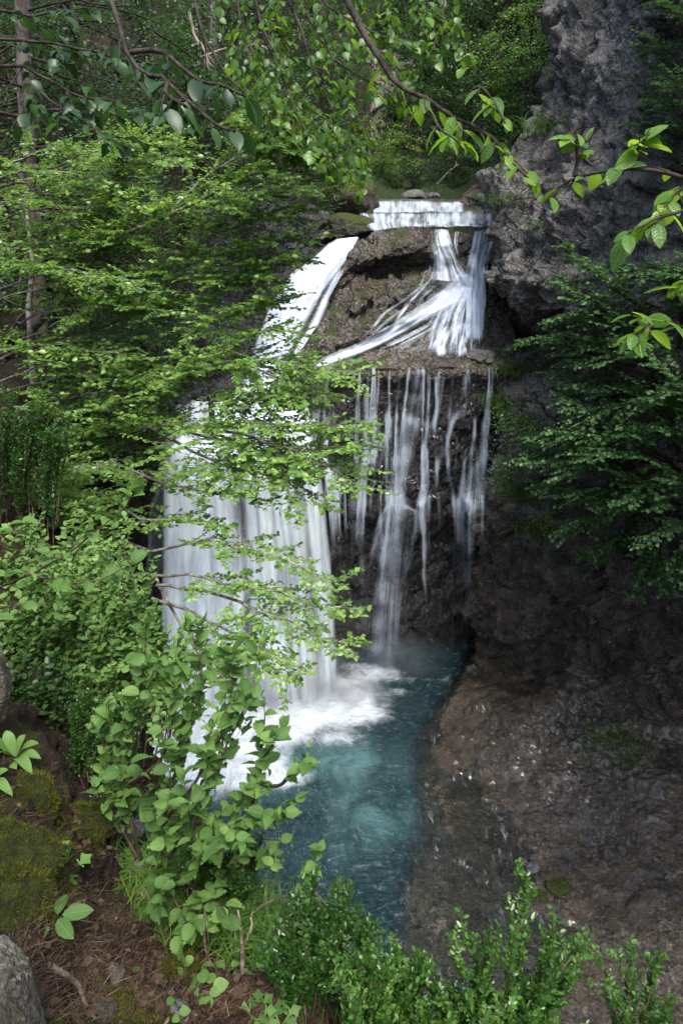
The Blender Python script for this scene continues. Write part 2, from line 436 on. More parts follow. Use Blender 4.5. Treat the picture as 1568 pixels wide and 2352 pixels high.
# grass bank and gorge slopes upstream
ub = [
    rowat((560,470,30),(700,466,30.5),(800,464,31),(900,462,32.2),(1000,461,32.2),(1080,461,31.6),(1200,461,31),(1400,461,29)),
    rowat((560,445,31),(700,445,31.5),(800,446,32),(900,449,33),(1000,448,33),(1080,444,32.6),(1200,435,31.5),(1400,430,29.5)),
    rowat((560,390,33),(700,395,34),(800,405,35),(900,420,36),(1000,418,36.5),(1080,405,36),(1200,370,33),(1400,350,30)),
    rowat((560,300,37),(700,320,39),(800,345,42),(900,385,44),(1000,390,46),(1080,360,44),(1200,300,37),(1400,280,32)),
    rowat((560,180,41),(700,220,45),(800,270,49),(900,340,53),(1000,350,56),(1080,300,52),(1200,200,41),(1400,180,34)),
    rowat((560,0,46),(700,50,51),(800,150,56),(900,260,62),(1000,260,66),(1080,200,60),(1200,50,46),(1400,0,37)),
    rowat((560,-300,54),(700,-250,60),(800,-100,66),(900,50,74),(1000,50,78),(1080,0,70),(1200,-200,54),(1400,-300,43)),
    rowat((560,-900,66),(700,-900,74),(800,-800,84),(900,-700,95),(1000,-700,98),(1080,-700,88),(1200,-800,66),(1400,-900,52)),
]
terrain('upstream_bank', ub, 110, 110, M_GRASSBANK, [.2, .3, .6, 1.2, 1.8, 2.2, 3, 3])
fc = [
    rowat((770,100,47),(810,90,46.5),(860,100,46),(930,120,48),(990,150,56)),
    rowat((770,180,46),(818,180,45.6),(860,185,45),(925,190,47),(980,200,56)),
    rowat((770,260,45.5),(822,265,45),(858,262,44.4),(905,250,46.5),(970,260,56)),
    rowat((770,340,45),(825,340,44.5),(856,338,44),(880,335,46),(950,330,55)),
    rowat((770,400,44.5),(826,400,44),(855,400,43.5),(875,400,46),(940,400,55)),
]
terrain('far_cliff', fc, 60, 70, M_FARCLIFF, [1, 1, 1, 1, 1], 'pinkish rock face far up the gorge')

# rock wall left of the chute
lw = [
    rowat((100,340,18.5),(330,350,21),(480,370,24),(600,390,27),(720,410,29.5),(850,425,31)),
    rowat((100,440,16.6),(330,440,19.6),(480,450,22.6),(600,455,25.3),(720,465,27.5),(850,470,29.5)),
    rowat((100,500,16),(330,500,19.1),(480,500,22),(600,500,24.5),(710,505,26.3),(790,520,27.9)),
    rowat((100,570,15.6),(330,570,18.9),(480,575,21.7),(600,570,24.4),(690,565,26.1),(768,550,27.4)),
    rowat((100,680,15.4),(330,680,18.8),(465,690,21.6),(560,690,23.9),(615,660,24.9),(670,632,25.6)),
    rowat((100,830,15.2),(330,830,18.6),(440,830,21.4),(520,825,22.9),(555,815,23.4),(585,800,23.8)),
    rowat((100,930,15),(330,940,18.4),(425,930,21.4),(480,925,22.4),(530,925,22.6),(565,905,23.1)),
]
terrain('left_cliff', lw, 200, 180, M_LEFTROCK, [.6, .5, .5, .6, .6, .5, .4], 'blue-grey rock wall left of the chute')
# chute trough + basin + wall behind the big fall
ch = [
    rowat((750,545,27.6),(775,552,26.9),(800,552,26.9),(835,545,26.9),(850,535,27)),
    rowat((705,585,26.2),(730,603,26),(765,608,25.9),(800,606,25.8),(815,590,25.8)),
    rowat((640,645,25.5),(665,660,25.2),(705,672,25.1),(752,680,25),(770,665,25)),
    rowat((600,705,24.8),(628,712,24.5),(665,725,24.4),(715,742,24.3),(730,735,24.3)),
    rowat((565,805,23.8),(585,812,23.5),(625,815,23.4),(672,822,23.3),(690,822,23.3)),
    rowat((530,900,22.9),(550,900,22.9),(600,905,22.9),(652,900,22.8),(690,890,22.6)),
    rowat((380,950,22.2),(460,950,22.3),(560,950,22.4),(660,950,22.3),(720,950,22.3)),
]
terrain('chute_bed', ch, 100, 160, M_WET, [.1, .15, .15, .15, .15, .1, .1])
fw = [
    rowat((180,900,15.2),(330,930,18.4),(400,940,21.4),(500,944,22.6),(600,944,22.6),(720,940,22.4),(790,930,22.6)),
    rowat((180,960,14.6),(320,975,17.5),(400,975,20.3),(500,985,21),(600,985,21),(700,985,21.3),(780,975,22.2)),
    rowat((180,1010,14.4),(315,1020,17.2),(400,1020,19.8),(500,1026,20.4),(600,1032,20.4),(700,1040,20.9),(770,1030,22.1)),
    rowat((180,1080,14.4),(315,1085,17.2),(400,1090,19.8),(500,1096,20.4),(600,1102,20.5),(700,1105,21.0),(770,1100,22.2)),
    rowat((180,1250,14.6),(315,1250,17.5),(400,1250,20),(500,1250,20.9),(600,1250,21),(700,1250,21.6),(775,1250,22.5)),
    rowat((180,1420,15),(315,1420,18),(400,1420,20.5),(500,1420,21.3),(600,1420,21.4),(700,1420,22.1),(780,1420,23)),
    rowat((180,1680,15.2),(315,1660,18),(400,1640,20.5),(500,1640,21.3),(600,1640,21.4),(700,1640,22.3),(790,1640,23.5)),
]
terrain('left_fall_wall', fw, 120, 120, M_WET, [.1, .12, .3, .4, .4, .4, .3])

# forest slope on the left, rising away from the camera
hl = [
    rowat((-4000,-900,3),(-900,-900,14),(-100,-900,24),(150,-900,30),(330,-900,36),(520,-900,44),(700,-900,54),(850,-900,66)),
    rowat((-3500,-400,3),(-800,-400,13),(-100,-400,21.5),(150,-400,26),(330,-400,30),(520,-400,36),(700,-400,44),(850,-400,53)),
    rowat((-3500,0,2.8),(-700,0,11.5),(-100,0,18.5),(150,0,22.5),(330,0,26.5),(520,0,31.5),(700,0,38),(850,0,46)),
    rowat((-3500,250,2.6),(-700,250,10),(-100,250,15.5),(150,250,18.8),(330,250,22.5),(520,250,27),(700,250,32.5),(850,250,40)),
    rowat((-3500,430,2.4),(-700,430,8.6),(-100,430,13),(150,430,16),(330,430,19.2),(520,430,23.6),(700,420,29),(850,400,35)),
    rowat((-3500,640,2.2),(-700,640,7.4),(-100,640,11),(150,640,13.5),(330,640,16.5),(520,620,25),(700,600,31),(850,600,36)),
    rowat((-3500,800,2),(-700,800,6.5),(-100,800,9.5),(150,800,11.6),(290,800,13.4),(480,800,25),(700,800,31),(850,800,36)),
    rowat((-3500,930,1.8),(-700,930,5.6),(-100,930,8.2),(150,930,9.6),(290,940,11),(420,960,22),(700,960,31),(850,960,36)),
]
terrain('hillside', hl, 130, 110, M_SLOPE, [2, 1.5, 1.2, .8, .6, .5, .4, .3], 'wooded slope rising on the left')

# near bank with leaf litter; it breaks off steeply towards the pool
def bank_row(pts):
    r_ = [ad(*p) for p in pts]
    e = r_[-1]
    k = 1.0 if pts[-1][1] < 1850 else .45
    return r_ + [e + np.array((-.08 * k, .1, -.8)), e + np.array((-.8 * k, .2, -4)), e + np.array((-3.6 * k, .2, -17.5))]
bk = [bank_row(p) for p in [
    [(-3500,900,2.2),(-600,900,6),(0,900,8.9),(150,910,9.9),(280,930,11.2),(350,950,12)],
    [(-3000,1050,1.8),(-600,1050,5.2),(0,1050,7.6),(150,1060,8.5),(230,1080,9.3),(280,1100,9.8)],
    [(-3000,1250,1.6),(-600,1250,4.5),(0,1250,6.4),(150,1260,7.2),(210,1270,7.8),(250,1300,8.1)],
    [(-3000,1500,1.4),(-600,1500,3.8),(0,1500,5.2),(150,1510,5.9),(210,1530,6.3),(265,1570,6.6)],
    [(-3000,1700,1.1),(-600,1700,2.9),(0,1690,3.9),(150,1730,4.8),(250,1760,5.1),(320,1790,5.4)],
    [(-3000,1950,.9),(-600,1900,2.2),(0,1900,2.95),(180,1940,3.7),(330,1960,4.1),(450,1990,4.4)],
    [(-3000,2200,.75),(-600,2150,1.8),(0,2120,2.45),(240,2150,2.95),(430,2160,3.3),(560,2180,3.6)],
    [(-3000,2500,.6),(-500,2352,1.5),(50,2340,2.1),(350,2350,2.5),(600,2330,2.8),(760,2300,3.05)],
    [(-3000,3200,.5),(-400,2650,1.35),(120,2600,1.85),(450,2560,2.2),(800,2500,2.5),(1050,2440,2.75)],
    [(-2500,4500,.4),(-300,3300,1.1),(300,3100,1.5),(800,2900,1.9),(1300,2720,2.2),(1650,2620,2.4)],
    [(-2500,9000,.3),(-400,6000,.8),(700,5000,1.1),(1700,4000,1.5),(2500,3400,1.8),(3200,3100,2.0)],
    [(-2500,30000,.2),(-400,20000,.3),(900,16000,.4),(3000,9000,.8),(5200,6000,1.1),(7000,5200,1.3)],
]]
M_BANK = NT('leaf_litter_soil')
def _bank():
    m = M_BANK
    P = m.n('NewGeometry').outputs['Position']
    N = m.n('SeparateXYZ', {0: m.n('NewGeometry').outputs['Normal']}).outputs[2]
    a = m.noise(P, 9, 6, .7); b = m.noise(P, 45, 5, .7, .6); c_ = m.noise(P, 2.1, 4, .6)
    col = m.mix(m.ramp(a, .35, .65), (.009, .006, .004), (.026, .016, .010))
    col = m.mix(m.ramp(b, .52, .72), col, (.07, .042, .025))
    col = m.mix(m.ramp(m.noise(P, 130, 3, .7), .6, .75), col, (.13, .09, .065))
    mk = m.math('MULTIPLY', m.ramp(c_, .5, .6), m.ramp(b, .3, .55))
    mc = m.mix(m.ramp(m.noise(P, 90, 4), .3, .7), (.012, .018, .003), (.05, .058, .007))
    col = m.mix(mk, col, mc)
    h = m.math('ADD', m.math('MULTIPLY', a, .8), m.math('MULTIPLY', b, .5))
    h = m.math('ADD', h, m.math('MULTIPLY', m.noise(P, 160, 3, .7), .2))
    bs = m.n('BsdfPrincipled', {'Base Color': col, 'Roughness': .9, 'Specular IOR Level': .2, 'Normal': m.bump(h, 1.0, .05)})
    m.finish(bs)
_bank()
def bank_terrain():
    nu, nv = 240, 280
    g = net(bk, nu, nv); n = -gnormals(g)
    if n[nv // 2, nu // 3, 2] < 0: n = -n
    d = .16 * fbm(g * 1.3, 4) + .07 * ridged(g * 3, 3) + .025 * fbm(g * 12, 3)
    fade = np.clip((2.0 - np.linalg.norm(g[..., :2], axis=2)) / 1.2, 0, 1)
    g2 = g + n * (d * (1 - .7 * fade))[..., None]
    me = raw_mesh('bank', g2, grid_faces(nv, nu), 4, M_BANK.m)
    link('bank', me, kind='structure')
    TERR.append(g2)
    return g2
BANK = bank_terrain()

# ------------------------------------------------------------------ ray casts on the terrain
def _bvh():
    V, Fc, off = [], [], 0
    for g in TERR:
        s = g[::2, ::2]
        nv, nu = s.shape[:2]
        V.append(s.reshape(-1, 3)); Fc.append(grid_faces(nv, nu) + off); off += nv * nu
    return BVHTree.FromPolygons(np.concatenate(V).tolist(), np.concatenate(Fc).tolist(), all_triangles=False)
BVH = _bvh()
CAMP = Vector((0, 0, CAM_H))
def hit(px, py):
    d = Vector(ray(px, py)).normalized()
    h = BVH.ray_cast(CAMP, d)
    return (np.array(h[0]), np.array(h[1])) if h[0] is not None else (None, None)
def drop(p, up=3.0):
    """ground below a point"""
    h = BVH.ray_cast(Vector(p) + Vector((0, 0, up)), Vector((0, 0, -1)))
    return (np.array(h[0]), np.array(h[1])) if h[0] is not None else (None, None)
# ------------------------------------------------------------------ falling water
def fall_mat(name, col=(.62, .70, .82), su=6.0, sv=.45, soft=.42, cap=1.0):
    m = NT(name)
    V = m.attr('wuv').outputs[1]
    dens = m.attr('dens').outputs[2]
    s1 = m.noise(m.scalev(V, (su, sv, 1)), 1.0, 5, .6, .25)
    s2 = m.noise(m.scalev(V, (su * 3.4, sv * 1.1, 1)), 1.0, 4, .6, .15)
    s3 = m.noise(m.scalev(V, (su * .25, sv * .8, 1)), 1.0, 3, .5, .4)
    s = m.math('ADD', m.math('MULTIPLY', s1, .5), m.math('ADD', m.math('MULTIPLY', s2, .28), m.math('MULTIPLY', s3, .22)))
    lo = m.math('SUBTRACT', .68, m.math('MULTIPLY', dens, .72))
    a = m.n('MapRange', {'Value': s, 'From Min': lo, 'From Max': m.math('ADD', lo, soft)}, interpolation_type='SMOOTHSTEP').outputs[0]
    a = m.math('MULTIPLY', m.math('MULTIPLY', a, m.ramp(dens, 0.0, .25)), cap)
    cc = m.mix(m.ramp(s, .36, .6), tuple(c * .76 for c in col), tuple(min(.95, c * 1.1) for c in col))  # shading along the flow is put into the streak colour
    nrm = m.bump(s, .35, .12)
    d = m.n('BsdfDiffuse', {'Color': cc, 'Normal': nrm})
    tr = m.n('BsdfTranslucent', {'Color': cc, 'Normal': nrm})
    body = m.n('MixShader', {0: .28, 1: d.outputs[0], 2: tr.outputs[0]})
    body = m.n('MixShader', {0: .04, 1: body.outputs[0], 2: m.n('BsdfGlossy', {'Roughness': .35, 'Normal': nrm}).outputs[0]})
    f = m.n('MixShader', {0: a, 1: m.n('BsdfTransparent').outputs[0], 2: body.outputs[0]})
    return m.finish(f)
M_CHUTE = fall_mat('white_water', col=(.66, .735, .86), su=1.9, sv=.26, soft=.6)
M_FALL = fall_mat('plunging_water', col=(.74, .835, .98), su=1.5, sv=.30, soft=.66)
M_VEIL = fall_mat('thin_white_water', su=9.0, sv=.30, soft=.44, cap=.86)
M_THREAD = fall_mat('thread_water', su=9.0, sv=.16, soft=.58, cap=.66)
M_STEP = fall_mat('river_lip_water', col=(.50, .565, .65), su=4.0, sv=.35, soft=.5)
M_MISTY = fall_mat('falling_spray', su=5.0, sv=.10, soft=.6, cap=.62)
M_RAPID = fall_mat('rapid_water', su=4.2, sv=.6, soft=.5, cap=.95)

def box_blur(t, k, axis):
    pad = [(0, 0)] * t.ndim; pad[axis] = (k, k)
    p = np.pad(t, pad, mode='edge')
    return sum(np.roll(p, s, axis) for s in range(-k, k + 1)).take(range(k, k + t.shape[axis]), axis) / (2 * k + 1)
def edge_dens(nu, nv, eu=.18, ev0=.0, ev1=.0):
    u = np.linspace(0, 1, nu); v = np.linspace(0, 1, nv)
    sm = lambda x: np.clip(x, 0, 1) ** 2 * (3 - 2 * np.clip(x, 0, 1))
    du = sm(np.minimum(u, 1 - u) / eu) if eu else np.ones(nu)
    dv = np.ones(nv)
    if ev0: dv = dv * sm(v / ev0)
    if ev1: dv = dv * sm((1 - v) / ev1)
    return dv[:, None] * du[None]
def sheet(name, G, dens, mat, seed=0.0, parent=None):
    nv, nu = G.shape[:2]
    du = np.concatenate([np.zeros((nv, 1)), np.cumsum(np.linalg.norm(np.diff(G, axis=1), axis=2), axis=1)], 1)
    du = np.broadcast_to(np.linspace(0, 1, nu)[None], (nv, nu)) * np.median(du[:, -1])
    dv = np.concatenate([np.zeros((1, nu)), np.cumsum(np.linalg.norm(np.diff(G, axis=0), axis=2), axis=0)], 0)
    dv = np.broadcast_to(dv.mean(1, keepdims=True), (nv, nu))
    me = raw_mesh(name, G, grid_faces(nv, nu), 4, mat)
    attr(me, 'wuv', np.stack([du + seed * 7.3, dv + seed * 3.1, np.full_like(du, seed)], -1), typ='FLOAT_VECTOR')
    attr(me, 'dens', dens)
    return link(name, me, parent, kind='structure')
def drape(rows, nu, nv, off=.12, k=2, fall=False, dil=2):
    """a sheet of water lying on the rock: (px,py) rows across the flow"""
    g = np.einsum('vr,rck,uc->vuk', crw(len(rows), nv), np.array(rows, float), crw(len(rows[0]), nu))
    T = np.full((nv, nu), np.nan)
    D = np.zeros((nv, nu, 3))
    for j in range(nv):
        for i in range(nu):
            d = ray(*g[j, i]); D[j, i] = d
            p, n_ = hit(*g[j, i])
            if p is not None: T[j, i] = p[1] / d[1]
    T = np.where(np.isnan(T), np.nanmedian(T), T)
    for _ in range(dil):                                  # ride on the humps
        P_ = np.pad(T, 1, mode='edge')
        T = np.minimum.reduce([P_[1:-1, 1:-1], P_[:-2, 1:-1], P_[2:, 1:-1], P_[1:-1, :-2], P_[1:-1, 2:]])
    for _ in range(2):
        T = box_blur(box_blur(T, k, 0), k, 1)
    if fall:                                              # past an overhang the water drops plumb
        Yv = T * D[..., 1]
        Yv = np.minimum.accumulate(Yv, axis=0)
        T = Yv / D[..., 1]
    T = T - off
    return D * T[..., None] + np.array((0, 0, CAM_H))

def wavy(nu, nv, f=3.0, seed=0, lo=.5, hi=1.0):
    u = np.linspace(0, 1, nu)
    p = np.stack(np.broadcast_arrays(u[None] * f * 4, np.linspace(0, 1, nv)[:, None] * f * .5, seed + .5), -1)
    return lo + (hi - lo) * np.clip(.5 + .9 * fbm(p, 3), 0, 1)

# stepped river above the crest
G = drape([[(846, 459), (900, 457), (980, 458), (1076, 459)], [(846, 466), (900, 464), (980, 465), (1074, 465)], [(846, 476), (900, 476), (980, 476), (1070, 474)], [(846, 488), (900, 488), (980, 488), (1070, 487)]], 60, 22, .2, 2)
G = G + np.stack([G[..., 0] * 0, .08 * fbm(G * 1.6, 3), .05 * fbm(G * 1.9 + 7, 3)], -1)
sheet('river_step', G, edge_dens(60, 22, .08, .45, .03) * wavy(60, 22, 5, 3, .55, .82), M_STEP, 1)
G = drape([[(820, 484), (900, 480), (1000, 479), (1140, 480)], [(824, 498), (900, 497), (1000, 497), (1140, 496)], [(835, 512), (900, 512), (1000, 514), (1140, 514)], [(842, 536), (905, 524), (1000, 521), (1140, 520)]], 70, 26, .2, 2)
G = G + np.stack([G[..., 0] * 0, .08 * fbm(G * 1.6, 3), .05 * fbm(G * 1.9 + 7, 3)], -1)
sheet('river_step', G, edge_dens(70, 26, .07, .30, .1) * wavy(70, 26, 5, 9, .45, .78), M_STEP, 2)
# chute: thick white water
G = net([rowat((772,545,26.7),(790,544,26.5),(812,542,26.5),(834,537,26.6)),
         rowat((722,584,25.9),(748,588,25.4),(778,592,25.3),(806,594,25.4)),
         rowat((656,638,25.1),(685,650,24.6),(718,660,24.5),(754,668,24.6)),
         rowat((615,695,24.5),(645,706,24.0),(680,718,23.9),(722,730,24.0)),
         rowat((592,750,23.9),(622,760,23.4),(655,768,23.3),(696,775,23.5)),
         rowat((572,810,23.4),(603,816,22.9),(635,820,22.8),(674,822,23.1)),
         rowat((552,870,22.9),(590,880,22.4),(620,882,22.3),(660,880,22.6)),
         rowat((520,925,22.4),(570,935,22.0),(610,938,22.0),(662,930,22.1))], 50, 90)
G = G + (fbm(G * 1.7, 3) * .12)[..., None] * np.array((0, -1, .4))
sheet('chute', G, edge_dens(50, 90, .26, .03, 0) * wavy(50, 90, 2, 5, 1.05, 1.3), M_CHUTE, 3)
G2 = G + np.array((.02, -.16, .12)) + (fbm(G * 2.3 + 5, 3) * .10)[..., None] * np.array((0, -1, .3))
sheet('chute', G2, edge_dens(50, 90, .3, .1, .1) * wavy(50, 90, 3, 15, .35, .85), M_CHUTE, 4)
for k, pts in enumerate([[(792, 600), (745, 688), (705, 770), (676, 812)], [(752, 672), (728, 735), (690, 790), (668, 835)]]):
    rows = [[(x - 10, y - 3), (x + 12, y + 4)] for x, y in pts]
    sheet('cascade', drape(rows, 10, 40, .15, 1), edge_dens(10, 40, .4, .15, .2) * .62, M_VEIL, 5 + k)
# basin and the big left fall in one sheet
bf = [
    rowat((405,925,22.0),(470,925,22.2),(560,925,22.2),(640,925,22.1),(712,930,22.0)),
    rowat((392,960,21.2),(470,965,21.4),(560,968,21.4),(645,970,21.4),(725,972,21.6)),
    rowat((382,995,20.2),(470,1002,20.6),(560,1008,20.7),(650,1012,20.8),(735,1022,21.3)),
    rowat((376,1030,19.5),(470,1040,20.0),(562,1046,20.05),(655,1052,20.15),(742,1060,20.9)),
    rowat((372,1085,19.35),(470,1095,19.85),(566,1100,19.9),(662,1106,19.95),(748,1110,20.75)),
    rowat((368,1180,19.3),(472,1190,19.8),(572,1195,19.85),(670,1200,19.85),(757,1200,20.7)),
    rowat((364,1320,19.3),(474,1330,19.75),(578,1335,19.8),(680,1335,19.8),(768,1330,20.7)),
    rowat((360,1470,19.3),(476,1480,19.75),(582,1480,19.8),(688,1480,19.8),(776,1460,20.65)),
    rowat((355,1650,19.3),(478,1640,19.75),(586,1632,19.8),(694,1620,19.8),(782,1600,20.6)),
]
def bigfall(off, seed, lo, hi, eu, f, amp):
    nu, nv = 110, 130
    G = net(bf, nu, nv)
    u = np.linspace(0, 1, nu); v = np.linspace(0, 1, nv)
    fold = fbm(np.stack(np.broadcast_arrays(u[None] * 11, v[:, None] * 1.3, seed + .3), -1), 4)
    G = G + (fold * amp)[..., None] * np.array((0.05, -1, .0)) + np.array((0, -off, off * .5))
    dn = edge_dens(nu, nv, eu, 0, .0) * wavy(nu, nv, f, seed, lo, hi)
    # the dark seam where rock shows through between the two halves of the fall
    seam = np.exp(-((u[None] - (.43 + .05 * v[:, None])) / .035) ** 2) * np.clip((v[:, None] - .3) * 4, 0, 1)
    seam2 = np.exp(-((u[None] - (.80 + .04 * v[:, None])) / .04) ** 2) * np.clip((v[:, None] - .3) * 4, 0, 1)
    dn = dn * (1 - .42 * seam - .3 * seam2)
    return G, dn
G, dn = bigfall(0, 21, .70, 1.25, .06, 3.2, .26)
sheet('waterfall', G, dn, M_FALL, 8)
G, dn = bigfall(.3, 33, .35, .9, .10, 3.0, .25)
sheet('waterfall', G, dn, M_FALL, 9)
for k, (pts, wd, de) in enumerate([([(752, 1062), (768, 1110), (775, 1170), (782, 1290)], 10, .62), ([(735, 1040), (750, 1075), (764, 1180), (776, 1350)], 13, .7),
                                   ([(800, 1090), (806, 1150), (808, 1240)], 9, .45), ([(790, 1095), (792, 1160), (795, 1300)], 5, .45)]):
    rows = [[(x - wd, y), (x + wd, y)] for x, y in pts]
    sheet('strand', drape(rows, 10, 60, .15, 1, True), edge_dens(10, 60, .35, .08, .4) * de, M_VEIL, 10 + k)

# right upper cascade
def cas(name, rows, nu, nv, d, mat=None, off=.14, eu=.2, e0=.05, e1=.08, seed=0, f=3, lo=.5, hi=1.1, fall=False, k=1):
    eu = min(.5, eu * 1.7)
    G = drape(rows, nu, nv, off, k, fall)
    G = G + (fbm(G * 3.1 + seed, 3) * .05)[..., None] * np.array((0, -1, .2))
    return sheet(name, G, edge_dens(nu, nv, eu, e0, e1) * wavy(nu, nv, f, seed, lo, hi) * d, mat or M_VEIL, seed)
cas('cascade', [[(984, 528), (1010, 524), (1034, 526)], [(982, 555), (1016, 555), (1044, 560)], [(985, 590), (1030, 592), (1065, 600)], [(980, 622), (1040, 625), (1088, 630)], [(965, 645), (1050, 650), (1105, 655)]], 40, 50, .80, seed=21, fall=True, off=.2)
cas('cascade', [[(1082, 530), (1105, 524), (1130, 526)], [(1075, 565), (1098, 562), (1122, 560)], [(1066, 600), (1092, 602), (1118, 602)], [(1058, 640), (1088, 645), (1122, 650)], [(1048, 680), (1085, 690), (1122, 690)], [(1045, 735), (1085, 745), (1120, 745)], [(1030, 785), (1085, 795), (1118, 792)]], 40, 90, .84, seed=22, e1=.12, fall=True, off=.2)
cas('cascade', [[(1112, 556), (1125, 554), (1140, 553)], [(1098, 590), (1114, 590), (1128, 588)], [(1088, 650), (1106, 650), (1122, 650)], [(1086, 720), (1104, 720), (1120, 720)]], 22, 60, .85, seed=23, e1=.15)
cas('cascade', [[(1000, 585), (1060, 600), (1118, 620)], [(965, 640), (1040, 668), (1118, 690)], [(905, 690), (1010, 730), (1116, 745)], [(835, 752), (960, 785), (1112, 790)], [(770, 795), (900, 815), (1108, 818)]], 60, 80, .42, M_MISTY, seed=95, e0=.1, e1=.12, eu=.25, lo=.35, hi=1.15, f=5, off=.1)
# the broad diagonal apron running down to the left, split into overlapping flows
cas('cascade', [[(1042, 606), (1085, 630), (1118, 660)], [(1000, 655), (1045, 675), (1080, 705)], [(945, 700), (975, 718), (1000, 738)], [(868, 752), (895, 766), (915, 782)], [(795, 792), (820, 803), (845, 814)], [(738, 815), (760, 824), (785, 833)], [(706, 840), (722, 848), (738, 858)]], 40, 120, .98, M_RAPID, seed=24, e1=.03, lo=.7, hi=1.12, f=2, eu=.28)
cas('cascade', [[(1060, 640), (1090, 655), (1118, 672)], [(1020, 690), (1048, 705), (1080, 725)], [(965, 730), (995, 742), (1020, 760)], [(900, 768), (925, 780), (945, 795)], [(850, 792), (875, 803), (900, 812)]], 30, 90, .62, M_RAPID, seed=34, e1=.15, lo=.35, hi=1.05, f=4, eu=.3)
cas('cascade', [[(1030, 590), (1060, 600), (1100, 620)], [(985, 632), (1015, 645), (1050, 662)], [(955, 660), (980, 672), (1005, 690)], [(900, 715), (930, 725), (955, 740)]], 30, 60, .55, M_RAPID, seed=35, e1=.25, lo=.3, hi=1.0, f=4, eu=.3)
cas('cascade', [[(1030, 652), (1075, 658), (1118, 662)], [(990, 700), (1052, 712), (1118, 716)], [(962, 745), (1040, 758), (1116, 760)], [(940, 788), (1030, 800), (1112, 800)], [(922, 818), (1020, 828), (1105, 824)]], 60, 70, .76, M_RAPID, seed=25, e1=.25, lo=.35, hi=1.15, f=6, eu=.2)
for k, (pts, w0, w1, de) in enumerate([
    ([(1010, 618), (965, 668), (935, 700), (905, 740), (880, 765)], 9, 10, .6), ([(985, 640), (940, 680), (890, 715), (858, 748), (815, 795)], 8, 7, .6), ([(945, 700), (900, 728), (865, 758), (830, 792)], 6, 6, .55),
    ([(900, 700), (868, 735), (842, 765), (800, 800)], 5, 5, .5), ([(990, 600), (972, 640), (960, 665)], 6, 9, .5), ([(1000, 560), (992, 600), (985, 640)], 8, 9, .5),
    ([(1070, 700), (1050, 740), (1045, 790), (1040, 825)], 10, 12, .62), ([(1095, 700), (1085, 745), (1082, 790), (1078, 822)], 9, 11, .62), ([(1040, 705), (1015, 745), (1000, 790), (985, 822)], 10, 12, .6),
    ([(1110, 690), (1106, 740), (1108, 800)], 7, 9, .55), ([(1020, 720), (985, 760), (968, 795), (955, 812)], 8, 9, .5), ([(1062, 740), (1060, 775), (1072, 815), (1085, 838)], 6, 8, .55), ([(1030, 770), (1020, 800), (1012, 825)], 9, 10, .5),
    ([(985, 760), (940, 790), (905, 808)], 8, 7, .5), ([(930, 790), (880, 808), (850, 818)], 6, 6, .45)]):
    rows = [[(x - w0 - (w1 - w0) * i / len(pts), y - w0 * .4), (x, y), (x + w0 + (w1 - w0) * i / len(pts), y + w0 * .4)] for i, (x, y) in enumerate(pts)]
    cas('cascade', rows, 12, 50, de * .92, M_RAPID, seed=60 + k, e0=.2, e1=.3, eu=.5, lo=.7, hi=1.1, off=.18)
cas('cascade', [[(1042, 532), (1056, 530)], [(1040, 560), (1052, 560)], [(1052, 600), (1062, 600)]], 8, 30, .5, seed=28, e1=.3)

